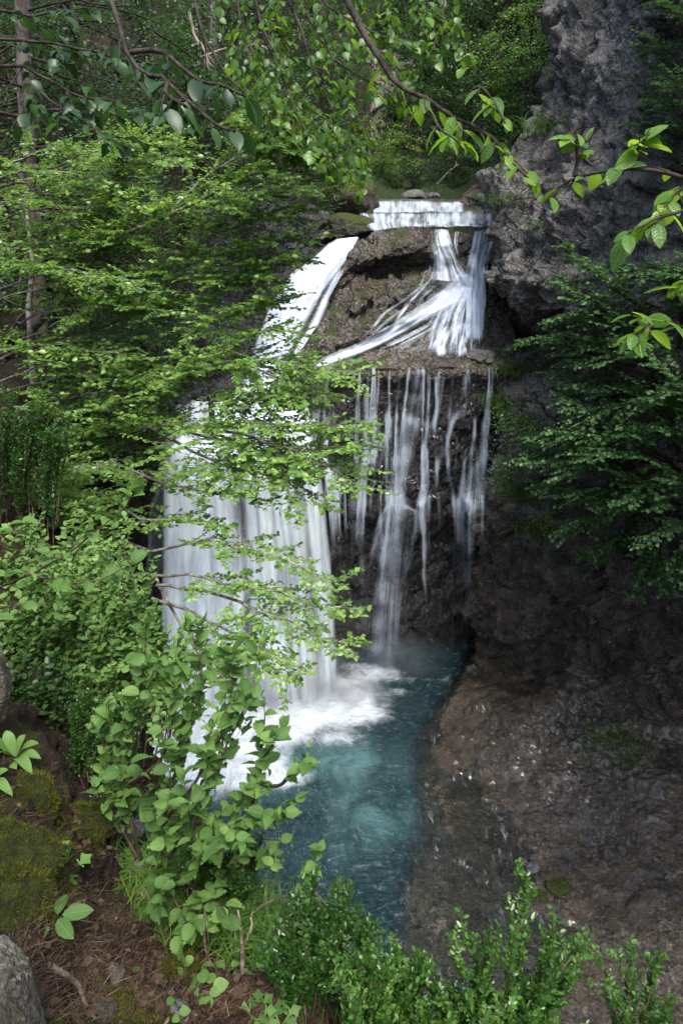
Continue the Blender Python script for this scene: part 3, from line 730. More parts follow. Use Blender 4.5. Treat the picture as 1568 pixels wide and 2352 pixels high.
# strands down the dark wet wall
strands = [  # path, half width start/end (photo px), density
    ([(962, 850), (948, 930), (932, 1020), (918, 1110), (905, 1170), (885, 1260), (872, 1380), (860, 1530)], 15, 24, .74),
    ([(975, 850), (966, 930), (955, 1000), (945, 1080)], 9, 10, .5),
    ([(910, 1130), (915, 1170), (918, 1260), (912, 1400), (905, 1545)], 26, 34, .60),
    ([(900, 1150), (935, 1165), (958, 1185), (945, 1260), (935, 1330)], 9, 12, .62),
    ([(905, 1150), (878, 1180), (860, 1240), (842, 1340), (832, 1480)], 9, 14, .52),
    ([(942, 848), (935, 880), (925, 960), (915, 1020), (908, 1080)], 6, 8, .58),
    ([(1018, 858), (1008, 920), (992, 980), (975, 1030), (965, 1110), (970, 1200), (972, 1330)], 7, 12, .58),
    ([(1060, 862), (1050, 930), (1032, 980), (1015, 1040), (1000, 1090), (988, 1160), (985, 1260)], 7, 10, .55),
    ([(1126, 850), (1112, 930), (1104, 975), (1098, 1020), (1094, 1060), (1078, 1120), (1070, 1200), (1064, 1330), (1058, 1470)], 14, 10, .66),
    ([(1098, 1055), (1072, 1085), (1058, 1120), (1048, 1200), (1045, 1330)], 12, 13, .48),
    ([(1082, 955), (1076, 990), (1070, 1030), (1055, 1080), (1044, 1180)], 4, 5, .5),
    ([(905, 990), (880, 1010), (850, 1048), (832, 1100), (824, 1180), (820, 1300)], 11, 12, .58),
    ([(905, 950), (890, 985), (880, 1030), (870, 1060)], 9, 8, .45),
    ([(884, 960), (872, 985), (878, 1040), (880, 1100)], 10, 9, .42),
    ([(760, 870), (752, 920), (738, 960), (728, 990)], 9, 8, .55),
    ([(800, 862), (795, 910), (782, 950), (770, 990)], 8, 7, .5),
    ([(815, 866), (812, 920), (800, 985)], 5, 6, .45),
    ([(735, 872), (722, 940), (712, 990), (700, 1030)], 10, 10, .5),
    ([(838, 905), (840, 960), (838, 1010)], 8, 8, .36),
    ([(778, 1075), (782, 1140), (786, 1240), (790, 1380)], 8, 9, .4),
    ([(845, 1020), (838, 1090), (836, 1180), (832, 1290), (828, 1420)], 5, 9, .42),
    ([(960, 1160), (985, 1120), (1002, 1090)], 4, 5, .3),
    ([(1000, 1070), (1006, 1150), (1004, 1260), (1002, 1400)], 5, 7, .34),
    ([(1088, 1100), (1082, 1200), (1075, 1320)], 5, 6, .36),
    ([(980, 862), (985, 900), (984, 950), (975, 1010)], 6, 7, .4),
    ([(868, 860), (866, 920), (862, 980)], 3, 4, .35),
    ([(895, 860), (893, 920), (892, 965)], 3, 4, .4),
]
rr = random.Random(5)
for k in range(60):
    x0 = rr.uniform(725, 1122); y0 = 847 if k % 5 < 3 else rr.uniform(900, 1120); ln = rr.uniform(120, 430)
    strands.append(([(x0, y0), (x0 + rr.uniform(-14, 2), y0 + ln * .4), (x0 + rr.uniform(-22, 2), y0 + ln)], rr.uniform(1.8, 5), rr.uniform(2.2, 7), rr.uniform(.30, .52)))
def wall_veil(off, seed, gain):
    """one thin film of water over the wet wall; its thickness follows the strands"""
    nu, nv = 210, 180
    x0, x1, y0, y1 = 690, 1140, 840, 1570
    rows = [[(x0, y), (x0 + 150, y), (x0 + 300, y), (x1, y)] for y in np.linspace(y0, y1, 12)]
    G = drape(rows, nu, nv, off, 1, True, 1)
    PX, PY = np.meshgrid(np.linspace(x0, x1, nu), np.linspace(y0, y1, nv))
    wob = 3.5 * fbm(np.stack([PX * .02, PY * .011, PX * 0 + seed], -1), 3)
    D = np.zeros((nv, nu)); FX = PX * 0; FW = PX * 0 + 1e-4
    for k, (pts, w0, w1, de) in enumerate(strands):
        P_ = spline([(a, b) for a, b in pts], 40)
        ys, xs = P_[:, 1], P_[:, 0]
        cx = np.interp(PY, ys, xs)
        f = np.clip((PY - ys[0]) / (ys[-1] - ys[0]), -1, 2)
        wd = (w0 + (w1 - w0) * f.clip(0, 1)) * 1.0
        ends = np.clip((PY - ys[0] + 12) / 24, 0, 1) * np.clip((ys[-1] + 70 - PY) / (170 if ys[-1] < 1460 else 40), 0, 1)
        g = np.exp(-(((PX + wob - cx) / wd) ** 2) * 1.1) * ends
        brk = .82 + .5 * fbm(np.stack([PX * .004 + k, PY * .022, PX * 0 + k * 1.7], -1), 2)
        D += g * de * .82 * brk
        FX += g * (cx - xs[0]); FW += g
    shift = FX / FW
    D += .16 * np.clip(.2 + fbm(np.stack([(PX - shift) * .03, PY * .002, PX * 0 + 5], -1), 3), 0, 1) * np.clip((PX - 700) / 60, 0, 1) * np.clip((1400 - PY) / 200, 0, 1)
    D = np.clip(D * gain * np.clip(1.08 - .24 * (PY - y0) / (y1 - y0), 0, 1.1) * np.clip((1556 - PY) / 70, 0, 1), 0, .92)
    bounce = sum(np.exp(-((PY + 9 * np.sin(PX * .05 + q) - yy) / 16) ** 2) for yy, q in ((965, 0), (1152, 2), (1052, 4)))
    D = np.clip(D * (1 + .38 * bounce), 0, .95)
    me = raw_mesh('waterfall_veil', G, grid_faces(nv, nu), 4, M_THREAD)
    attr(me, 'wuv', np.stack([(PX - shift + wob) * .0145 + seed * 7, PY * .0145, PX * 0 + seed], -1), typ='FLOAT_VECTOR')
    attr(me, 'dens', D)
    link('waterfall_veil', me, kind='structure')
cas('waterfall_veil', [[(892, 1140), (915, 1132), (940, 1140), (962, 1165)], [(878, 1180), (905, 1165), (938, 1172), (962, 1195)], [(858, 1260), (890, 1255), (928, 1255), (952, 1262)], [(842, 1370), (880, 1370), (918, 1370), (942, 1370)], [(832, 1470), (872, 1475), (912, 1480), (938, 1480)], [(828, 1548), (868, 1554), (908, 1558), (936, 1556)]], 50, 90, .60, M_MISTY, seed=91, e0=.06, e1=.08, eu=.4, lo=.7, hi=1.1, off=.3, fall=True)
cas('waterfall_veil', [[(800, 1180), (830, 1180), (850, 1185)], [(796, 1300), (830, 1300), (850, 1300)], [(795, 1420), (828, 1420), (848, 1420)], [(796, 1540), (826, 1545), (846, 1545)]], 30, 70, .34, M_MISTY, seed=92, e0=.3, e1=.1, eu=.5, lo=.5, hi=1.1, off=.25, fall=True)
cas('waterfall_veil', [[(1000, 1180), (1040, 1180), (1075, 1180)], [(1000, 1300), (1038, 1300), (1070, 1300)], [(1000, 1420), (1036, 1420), (1066, 1420)], [(1002, 1500), (1034, 1505), (1062, 1505)]], 30, 70, .27, M_MISTY, seed=93, e0=.3, e1=.3, eu=.5, lo=.4, hi=1.1, off=.25, fall=True)
wall_veil(.12, 1, .95)
wall_veil(.26, 2, .62)

# ------------------------------------------------------------------ pool
def pool():
    x = np.arange(-15, 9.0, .09); y = np.arange(5.5, 27.5, .09)
    X, Y = np.meshgrid(x, y)
    nv, nu = X.shape
    Z0 = .07
    def gs(lst):
        s = np.zeros_like(X)
        for px, py, rx, ry, a in lst:
            c = az(px, py, Z0)
            s += a * np.exp(-((X - c[0]) / rx) ** 2 - ((Y - c[1]) / ry) ** 2)
        return s
    wrp = fbm(np.stack([X * .55, Y * .55, X * 0 + 2], -1), 4)
    foam = gs([(620, 1612, 2.2, 1.2, 1.1), (735, 1612, 1.5, 1.1, 1.1), (810, 1618, 1.1, .7, .85), (855, 1645, .8, .4, .6), (500, 1660, 2.8, 1.5, 1.2), (440, 1750, 2.8, 1.6, 1.1), (780, 1580, 1.2, .7, .7), (700, 1690, 2.2, .8, .45), (850, 1600, 1.2, .8, .4), (600, 1790, 2.0, .5, .5),
               (560, 1760, 1.3, .7, .75), (640, 1790, 1.1, .28, .6), (700, 1660, 1.4, .35, .45), (880, 1550, 1.2, .5, .55), (800, 1530, 1.2, .4, .5), (920, 1590, .7, .25, .38), (960, 1562, 1.1, .2, .42),
               (1030, 1560, .35, 1.2, .30), (890, 1545, .6, .3, .4), (760, 1700, 1.2, .3, .3), (995, 1660, .25, .5, .35)])
    foam = foam * (1 + .5 * wrp)
    turq = gs([(640, 1720, 2.2, 1.0, .9), (760, 1760, 1.8, .9, .8), (840, 1840, 1.5, .9, .75), (880, 1900, 1.2, 1.0, .5), (560, 1800, 1.5, .8, .5), (860, 1760, 1.2, .7, .35), (780, 1960, 1.6, .9, .25)]) * (1 + .8 * wrp)
    bed = np.full(X.shape, -2.0)
    for j in range(0, nv, 2):
        for i in range(0, nu, 2):
            if X[j, i] > 0 and Y[j, i] < 23:
                h = BVH.ray_cast(Vector((X[j, i], Y[j, i], 3.2)), Vector((0, 0, -1)))
                if h[0] is not None: bed[j:j + 2, i:i + 2] = h[0][2]
    depth = np.clip(Z0 - bed, -.3, 2)
    depth = box_blur(box_blur(depth, 1, 0), 1, 1)
    shal = np.clip((.42 - depth) / .3, 0, 1) * np.clip((depth + .12) / .1, 0, 1) * (X > 1) * (Y < 19.5)
    shal = shal * np.clip(.6 + .9 * fbm(np.stack([X * .7, Y * .7, X * 0 + 6], -1), 3), 0, 1.2)
    C = az(640, 1600, Z0)
    dx, dy = X - C[0], (Y - C[1]) * 1.25
    r = np.sqrt(dx * dx + dy * dy) + .3
    th = np.arctan2(dy, dx) + -.25 * np.log(r) + .16 * fbm(np.stack([X * .33, Y * .33, X * 0 + 8], -1), 3)
    Z = Z0 + .035 * fbm(np.stack([X * 1.4, Y * 1.4, X * 0], -1), 4) * np.clip(depth, .15, 1)
    Z += np.clip(foam, 0, 1.2) * (.10 + .12 * fbm(np.stack([X * 1.9, Y * 1.9, X * 0 + 4], -1), 4))
    me = raw_mesh('pool', np.stack([X, Y, Z], -1), grid_faces(nv, nu), 4, None)
    attr(me, 'foam', foam); attr(me, 'turq', turq); attr(me, 'depth', depth); attr(me, 'shal', shal)
    attr(me, 'flow', np.stack([r, th * 4.5, X * 0], -1), typ='FLOAT_VECTOR')
    m = NT('pool_water')
    P = m.n('NewGeometry').outputs['Position']
    fl = m.attr('flow').outputs[1]
    st1 = m.noise(m.scalev(fl, (1.1, 5.0, 1)), 1.0, 5, .62, .5)
    st2 = m.noise(m.scalev(fl, (3.2, 11.0, 1)), 1.0, 4, .6, .6)
    chop = m.noise(m.scalev(P, (1, 1, 1)), 4.2, 4, .6, 1.2)
    iso = m.noise(P, 2.6, 6, .65, .5)
    st = m.math('ADD', m.math('MULTIPLY', st1, .27), m.math('ADD', m.math('MULTIPLY', st2, .18), m.math('MULTIPLY', iso, .55)))
    fo = m.attr('foam').outputs[2]
    lo = m.math('SUBTRACT', .74, m.math('MULTIPLY', fo, .72))
    fa = m.n('MapRange', {'Value': st, 'From Min': lo, 'From Max': m.math('ADD', lo, .62)}, interpolation_type='SMOOTHSTEP').outputs[0]
    fa = m.math('MULTIPLY', fa, m.ramp(fo, .02, .35))
    mp = m.n('Mapping'); m.set(mp.inputs['Vector'], P); mp.inputs['Rotation'].default_value = (0, 0, .5); mp.inputs['Scale'].default_value = (5.5, 1.5, 1)
    run = m.noise(mp.outputs[0], 1.0, 5, .62, .5)
    fa = m.math('MAXIMUM', fa, m.math('MULTIPLY', m.math('MULTIPLY', m.ramp(run, .53, .68), m.attr('shal').outputs[2]), .6))  # running streaks in the shallows: foam, plus sky reflections put into the colour
    tq = m.math('MULTIPLY', m.attr('turq').outputs[2], m.ramp(m.noise(P, .8, 5, .6, .8), .25, .7), clamp=True)
    base = m.mix(tq, (.006, .022, .027), (.062, .14, .145))
    sky_fleck = m.math('MULTIPLY', m.ramp(st2, .52, .68), m.ramp(chop, .42, .6))
    base = m.mix(m.math('MULTIPLY', sky_fleck, .5), base, (.15, .21, .24))  # bright flecks of reflected sky, painted into the water colour
    base = m.mix(fa, base, (.50, .55, .60))
    st2 = m.math('ADD', m.math('MULTIPLY', st2, .7), m.math('MULTIPLY', run, .5))
    h = m.math('ADD', m.math('MULTIPLY', st2, .6), m.math('ADD', m.math('MULTIPLY', chop, .7), m.math('MULTIPLY', st1, .4)))
    nrm = m.bump(h, 1.0, .16)
    body = m.n('BsdfDiffuse', {'Color': base, 'Normal': nrm})
    dep = m.ramp(m.attr('depth').outputs[2], .02, .75, 0.0, 1.0)
    al = m.math('MAXIMUM', m.math('ADD', m.math('MULTIPLY', dep, .97), .03), fa)
    clear = m.n('BsdfTransparent', {'Color': (.80, .88, .88, 1)})
    mixb = m.n('MixShader', {0: al, 1: clear.outputs[0], 2: body.outputs[0]})
    fr = m.n('Fresnel', {'IOR': 1.33, 'Normal': nrm}).outputs[0]
    fr = m.math('MULTIPLY', fr, m.math('SUBTRACT', 1.0, m.math('MULTIPLY', fa, .85)))
    gl = m.n('BsdfGlossy', {'Color': (1, 1, 1, 1), 'Roughness': .12, 'Normal': nrm})
    m.finish(m.n('MixShader', {0: fr, 1: mixb.outputs[0], 2: gl.outputs[0]}))
    me.materials.append(m.m)
    link('pool', me, kind='structure')
pool()
# drifting spray at the foot of the big fall
def mist(name, c, rad, dens):
    import bmesh
    bm = bmesh.new(); bmesh.ops.create_icosphere(bm, subdivisions=3, radius=1)
    me = bpy.data.meshes.new(name); bm.to_mesh(me); bm.free()
    m = NT('spray')
    oc = m.n('TexCoord').outputs['Object']
    ln = m.n('VectorMath', {0: oc}, operation='LENGTH').outputs['Value']
    fall = m.ramp(ln, .25, 1.0, 1.0, 0.0)
    nz = m.ramp(m.noise(m.n('NewGeometry').outputs['Position'], .9, 3, .55), .35, .7, .25, 1.0)
    v = m.n('VolumePrincipled', {'Color': (.9, .93, .97, 1), 'Density': m.math('MULTIPLY', m.math('MULTIPLY', fall, nz), dens), 'Anisotropy': .2})
    m.t.links.new(v.outputs[0], m.out.inputs['Volume'])
    me.materials.append(m.m)
    o = link(name, me, kind='stuff'); o.location = tuple(c); o.scale = rad
mist('spray_mist', az(620, 1600, .3) + np.array((0, .2, .5)), (4.2, 1.6, 2.2), .85)
mist('spray_mist', az(800, 1600, .2) + np.array((0, .0, .2)), (1.9, 1.0, .9), .8)
mist('spray_mist', az(900, 1540, .2) + np.array((0, .0, .3)), (2.6, 1.0, 1.8), .3)
# ------------------------------------------------------------------ leaves
def leaf_tpl(outline, mid, curl=.06, droop=.12):
    """outline: right-hand edge points (x,y) from base to tip; mid: points on the midrib; returns verts, tris"""
    mid = [(0., y) for y in mid]
    R_ = list(outline); L_ = [(-x, y) for x, y in outline]
    v = []
    def z(x, y): return curl * (abs(x) / .3) - droop * y * y
    for x, y in mid + R_ + L_: v.append((x, y, z(x, y)))
    nm, ne = len(mid), len(R_)
    t = []
    for side in (0, 1):
        e = [nm + side * ne + i for i in range(ne)]
        chain = [0] + e + [nm - 1]
        i, j = 0, 0                                       # zip the edge to the midrib
        a, b = chain, list(range(nm))
        tri = []
        while i < len(a) - 1 or j < len(b) - 1:
            if j == len(b) - 1 or (i < len(a) - 1 and v[a[i + 1]][1] <= v[b[j + 1]][1]):
                tri.append((a[i], a[i + 1], b[j])); i += 1
            else:
                tri.append((a[i], b[j + 1], b[j])); j += 1
        tri = [q for q in tri if len(set(q)) == 3]
        t += tri if side == 0 else [q[::-1] for q in tri]
    return np.array(v), np.array(t)
T_SMALL = leaf_tpl([(.31, .40)], [0, .45, 1], .05, .10)                            # far leaf: 4 triangles
T_BEECH = leaf_tpl([(.31, .25), (.28, .66)], [0, 1], .06, .14)     # pointed oval
T_BROAD = leaf_tpl([(.22, .06), (.40, .24), (.46, .46), (.36, .70), (.17, .90)], [0, .3, .6, 1], .08, .22)
T_LONG = leaf_tpl([(.13, .10), (.24, .30), (.27, .55), (.20, .78), (.09, .92)], [0, .35, .7, 1], .07, .28)
def _serr():
    pts = []
    for k, (x, y) in enumerate([(.17, .05), (.27, .15), (.33, .27), (.36, .40), (.34, .53), (.28, .66), (.20, .78), (.10, .89)]):
        pts.append((x - .035, y - .015)); pts.append((x + .02, y + .03))
    return leaf_tpl(pts, [0, .2, .4, .6, .8, 1], .13, .30)
T_HAZEL = _serr()
T_MAPLE = leaf_tpl([(.40, .06), (.25, .30), (.50, .54), (.22, .70)], [0, 1], .05, .10)
T_BOX = leaf_tpl([(.23, .25), (.24, .66)], [0, 1], .05, .05)
T_NEEDLE = (np.array([(-.03, 0, 0), (.03, 0, 0), (0, 1, -.05)]), np.array([(0, 1, 2)]))

def leaf_mat(name, dark, mid, light, trans, yellow=.0, gloss=.4, tr=.34, spec=.36, veins=False):
    m = NT(name)
    t = m.attr('tint').outputs[2]
    oi = m.n('ObjectInfo').outputs['Random']
    t = m.math('FRACT', m.math('ADD', t, m.math('MULTIPLY', m.attr('single').outputs[2], oi)))
    c = m.mix(m.ramp(t, .0, .5), dark, mid)
    c = m.mix(m.ramp(t, .5, .93), c, light)
    tc = m.mix(m.ramp(t, .1, .9), tuple(x * .7 for x in trans), tuple(x * 1.2 for x in trans))
    if yellow:
        y = m.ramp(t, 1 - yellow, 1 - yellow * .4)
        c = m.mix(y, c, (.34, .26, .02)); tc = m.mix(y, tc, (.5, .36, .02))
    P = m.n('NewGeometry').outputs['Position']
    c = m.mix(m.math('MULTIPLY', m.ramp(m.noise(P, 55, 3), .45, .7), .35), c, dark)
    kw = {}
    if veins:
        xyz = m.n('SeparateXYZ', {0: m.attr('luv').outputs[1]})
        ax = m.math('ABSOLUTE', xyz.outputs[0])
        rib = m.math('SUBTRACT', 1.0, m.ramp(ax, .004, .028))
        sv_ = m.math('ABSOLUTE', m.math('SUBTRACT', m.math('FRACT', m.math('MULTIPLY', m.math('SUBTRACT', xyz.outputs[1], m.math('MULTIPLY', ax, .8)), 7.0)), .5))
        side = m.math('SUBTRACT', 1.0, m.ramp(sv_, .0, .16))
        vein = m.math('MAXIMUM', rib, m.math('MULTIPLY', side, .6))
        c = m.mix(m.math('MULTIPLY', vein, .35), c, tuple(min(1, x * 1.5 + .02) for x in light))
        kw['Normal'] = m.bump(m.math('SUBTRACT', m.noise(P, 90, 2), m.math('MULTIPLY', vein, .8)), .6, .004)
    b = m.n('BsdfPrincipled', {'Base Color': c, 'Roughness': gloss, 'Specular IOR Level': spec, **kw})
    tl = m.n('BsdfTranslucent', {'Color': tc})
    return m.finish(m.n('MixShader', {0: tr, 1: b.outputs[0], 2: tl.outputs[0]}))
L_BEECH = leaf_mat('beech_leaf', (.05, .105, .020), (.105, .215, .038), (.22, .35, .075), (.27, .46, .045), yellow=.006, gloss=.34, spec=.5)
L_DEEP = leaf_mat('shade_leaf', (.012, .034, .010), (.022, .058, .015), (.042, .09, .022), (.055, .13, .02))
L_HAZEL = leaf_mat('hazel_leaf', (.05, .11, .026), (.09, .18, .042), (.14, .24, .062), (.20, .38, .05), yellow=.004, gloss=.5, spec=.25, tr=.38, veins=True)
L_MAPLE = leaf_mat('maple_leaf', (.05, .112, .036), (.112, .23, .075), (.20, .33, .115), (.18, .36, .075), gloss=.42)
L_HILL = leaf_mat('slope_leaf', (.010, .031, .009), (.025, .062, .017), (.055, .112, .031), (.052, .13, .022), gloss=.42)
L_LINDEN = leaf_mat('linden_leaf', (.03, .08, .012), (.055, .125, .018), (.10, .19, .025), (.20, .36, .025), yellow=.01, gloss=.38, tr=.42)
L_BOX = leaf_mat('box_leaf', (.018, .055, .012), (.038, .105, .018), (.09, .19, .03), (.12, .26, .03), gloss=.3)
L_TOP = leaf_mat('bright_leaf', (.04, .10, .012), (.075, .165, .02), (.15, .25, .03), (.26, .44, .03), yellow=.03, gloss=.35, tr=.45, veins=True)
L_PINE = leaf_mat('pine_needle', (.012, .030, .010), (.02, .05, .016), (.035, .07, .02), (.03, .07, .02), gloss=.5, tr=.2)
L_GRASS = leaf_mat('grass_blade', (.03, .075, .012), (.06, .13, .02), (.12, .19, .03), (.14, .28, .03), gloss=.5)

def bark_mat(name, dark, light, scale=1.0, lichen=None):
    m = NT(name)
    P = m.n('NewGeometry').outputs['Position']
    a = m.noise(m.scalev(P, (9 * scale, 9 * scale, 3 * scale)), 1.0, 6, .7, .4)
    b = m.noise(P, 30 * scale, 4, .7)
    c = m.mix(m.ramp(a, .38, .62), dark, light)
    if lichen: c = m.mix(m.ramp(m.noise(P, 5 * scale, 5, .7), .52, .66), c, lichen)
    bs = m.n('BsdfPrincipled', {'Base Color': c, 'Roughness': .85, 'Specular IOR Level': .2, 'Normal': m.bump(m.math('ADD', a, m.math('MULTIPLY', b, .4)), .8, .02)})
    return m.finish(bs)
BK_BEECH = bark_mat('beech_bark', (.06, .05, .042), (.20, .185, .165), 1.4, (.30, .30, .27))
BK_DARK = bark_mat('dark_bark', (.012, .009, .007), (.05, .038, .03), 1.5)
BK_PINE = bark_mat('pine_bark', (.05, .038, .034), (.17, .14, .13), .9, (.22, .19, .18))
BK_TWIG = bark_mat('brown_twig', (.04, .025, .017), (.12, .08, .055), 3)
BK_DEAD = bark_mat('dead_wood', (.10, .075, .055), (.30, .24, .19), 2.5)

def unit(a): return a / (np.linalg.norm(a, axis=-1, keepdims=True) + 1e-9)
def leaf_mesh(name, tpl, pos, d, n, size, tint, mat, origin=(0, 0, 0), width=None):
    V, Tt = tpl
    d = unit(d); n = unit(n - d * (n * d).sum(-1, keepdims=True)); x = np.cross(d, n)
    k = len(V)
    wx = size if width is None else width
    co = pos[:, None] + (V[None, :, 0:1] * (wx[:, None, None]) * x[:, None] + V[None, :, 1:2] * size[:, None, None] * d[:, None] + V[None, :, 2:3] * size[:, None, None] * n[:, None])
    fc = Tt[None] + (np.arange(len(pos)) * k)[:, None, None]
    me = raw_mesh(name, (co - np.asarray(origin)).reshape(-1, 3), fc.reshape(-1), 3, mat)
    attr(me, 'tint', np.repeat(tint, k))
    if k > 12: attr(me, 'luv', np.tile(V, (len(pos), 1)), typ='FLOAT_VECTOR')
    return me
class Leaves:
    """gathers leaf positions, directions, normals, sizes and tints"""
    def __init__(s): s.p, s.d, s.n, s.s, s.t = [], [], [], [], []
    def add(s, p, d, n, sz, t): s.p.append(p); s.d.append(d); s.n.append(n); s.s.append(sz); s.t.append(t)
    def arrays(s): return [np.concatenate(a) for a in (s.p, s.d, s.n, s.s, s.t)]
def campx(P):
    """camera depth and photo pixel of world points"""
    r = P - np.array((0, 0, CAM_H))
    t = r[:, 1] * CT - r[:, 2] * ST
    u = r[:, 1] * ST + r[:, 2] * CT
    tt = np.where(t > .05, t, .05)
    return t, 784 + F * r[:, 0] / tt, 1176 - F * u / tt
def crown_parts(root, lv, tpl, mat, origin, singles=0, part='foliage', single_mat=None, single_tpl=None):
    """foliage as one mass; the leaves that show largest as leaf parts sharing a mesh"""
    p, d, n, s, t = lv.arrays() if isinstance(lv, Leaves) else lv
    keep = np.ones(len(p), bool)
    if singles:
        tc, px, py = campx(p)
        key = np.where((tc > .3) & (px > 0) & (px < 1568) & (py > 0) & (py < 2352), s / np.maximum(tc, .3), 0)
        top = np.argsort(-key)[:singles]; top = top[key[top] > 0]
        keep[top] = False
        V, Tt = single_tpl or tpl
        me = raw_mesh('leaf', V, Tt.reshape(-1), 3, single_mat or mat)
        attr(me, 'luv', V, typ='FLOAT_VECTOR'); attr(me, 'tint', np.full(len(V), .0)); attr(me, 'single', np.full(len(V), .93))
        for i in top:
            D = unit(d[i]); N_ = unit(n[i] - D * n[i].dot(D)); X = np.cross(D, N_)
            o = bpy.data.objects.new('leaf', me)
            M = Matrix((X, D, N_)).transposed().to_4x4() @ Matrix.Scale(float(s[i]), 4)
            M.translation = Vector(p[i] - np.asarray(origin))
            o.matrix_local = M
            COL.objects.link(o); o.parent = root
    if keep.any():
        me = leaf_mesh(part, tpl, p[keep], d[keep], n[keep], s[keep], t[keep], mat, origin)
        link(part, me, root, kind='stuff')

UP = np.array((0, 0, 1.))
def rot_about(v, ax, ang):
    c, s_ = math.cos(ang), math.sin(ang)
    return v * c + np.cross(ax, v) * s_ + ax * ax.dot(v) * (1 - c)
def twig_leaves(rng, lv, pts, spacing, size, tint0, flat=.35, ang=55, start=.1, up=UP, droop=.0, sv=.25):
    """alternate leaves along a twig polyline, lying roughly in the spray's plane"""
    seg = np.linalg.norm(np.diff(pts, axis=0), axis=1); L = seg.sum()
    n = max(2, int(L * (1 - start) / spacing))
    f = start + (1 - start) * (np.arange(n) + rng.rand(n) * .6) / n
    f = np.clip(f, 0, 1)
    cs = np.concatenate([[0], np.cumsum(seg)]) / L
    P = np.stack([np.interp(f, cs, pts[:, k]) for k in range(3)], 1)
    Tn = unit(np.stack([np.interp(np.clip(f + .02, 0, 1), cs, pts[:, k]) - np.interp(np.clip(f - .06, 0, 1), cs, pts[:, k]) for k in range(3)], 1))
    S = unit(np.cross(Tn, up))
    a = np.radians(ang + rng.normal(size=n) * 16) * np.where(f > .97, .2, 1)
    sg = np.where(np.arange(n) % 2 == 0, 1, -1)
    D = Tn * np.cos(a)[:, None] + S * (np.sin(a) * sg)[:, None] + rng.normal(size=(n, 3)) * .16 - up * droop
    N_ = up + rng.normal(size=(n, 3)) * flat
    lv.add(P, D, N_, size * (1 + rng.normal(size=n) * sv).clip(.5, 1.6), np.clip(tint0 + rng.normal(size=n) * .2, 0, .985))
def spray(rng, lv, mb, path, r0, tw_len, n_tw, leaf, spacing, start=.2, sub=3, flat=.35, ang=58, tint=.4, droop=.05, spread=(35, 70), r_tw=.004, main_leaves=True, rise=.0, samples=14, ldroop=0.0, subl=.5):
    """a bough with side twigs in a flattened fan, each twig with side shoots, all bearing leaves"""
    P = spline(path, samples)
    if mb is not None:
        P2 = P + (fbm(P * 2.2 + rng.rand() * 50, 2) * .05)[:, None] * np.array((.3, .3, 1))
        P2[0] = P[0]
        mb.tube(P2, np.linspace(r0, r_tw * .8, samples), 6); P = P2
    seg = np.concatenate([[0], np.cumsum(np.linalg.norm(np.diff(P, axis=0), axis=1))]); L = seg[-1]; cs = seg / L
    def pt(f): return np.array([np.interp(f, cs, P[:, k]) for k in range(3)])
    def tn(f): return unit(pt(min(1, f + .04)) - pt(max(0, f - .04)))
    if main_leaves:
        ff = np.linspace(.6, 1, 6)
        twig_leaves(rng, lv, np.array([pt(f) for f in ff]), spacing, leaf, tint, flat, ang, 0, droop=ldroop)
    for k in range(n_tw):
        f = start + (1 - start) * ((k + rng.rand()) / n_tw)
        p = pt(f); T_ = tn(f)
        sg = 1 if k % 2 else -1
        D = rot_about(T_, UP, sg * math.radians(rng.uniform(*spread)))
        D = D + UP * (rng.normal() * .16 + rise); D = unit(D)
        l = tw_len * (1 - .68 * f) * rng.uniform(.55, 1.25)
        q = [p]; dd = D
        for s_ in range(4):
            dd = unit(dd + T_ * .10 - UP * droop * .6 + rng.normal(size=3) * .08)
            q.append(q[-1] + dd * l / 4)
        q = np.array(q)
        tt = np.clip(tint + rng.normal() * .10, 0, 1)
        if mb is not None: mb.tube(q, np.linspace(r_tw, r_tw * .4, 5), 3)
        twig_leaves(rng, lv, q, spacing, leaf, tt, flat, ang, .12, droop=ldroop)
        for j in range(sub):
            g = .2 + .65 * (j + rng.rand()) / sub
            pp = q[0] + 0; i0 = min(3, int(g * 4)); pp = q[i0] + (q[i0 + 1] - q[i0]) * (g * 4 - i0)
            td = unit(q[i0 + 1] - q[i0])
            d2 = unit(rot_about(td, UP, (1 if j % 2 else -1) * math.radians(rng.uniform(35, 65))) + UP * rng.normal() * .18 - UP * droop)
            l2 = l * subl * (1.1 - g) * rng.uniform(.7, 1.3)
            q2 = np.array([pp, pp + d2 * l2 * .5, pp + unit(d2 + td * .25 - UP * droop) * l2])
            if mb is not None: mb.tube(q2, np.linspace(r_tw * .5, r_tw * .3, 3), 3)
            twig_leaves(rng, lv, q2, spacing, leaf, tt, flat, ang, .1, droop=ldroop)

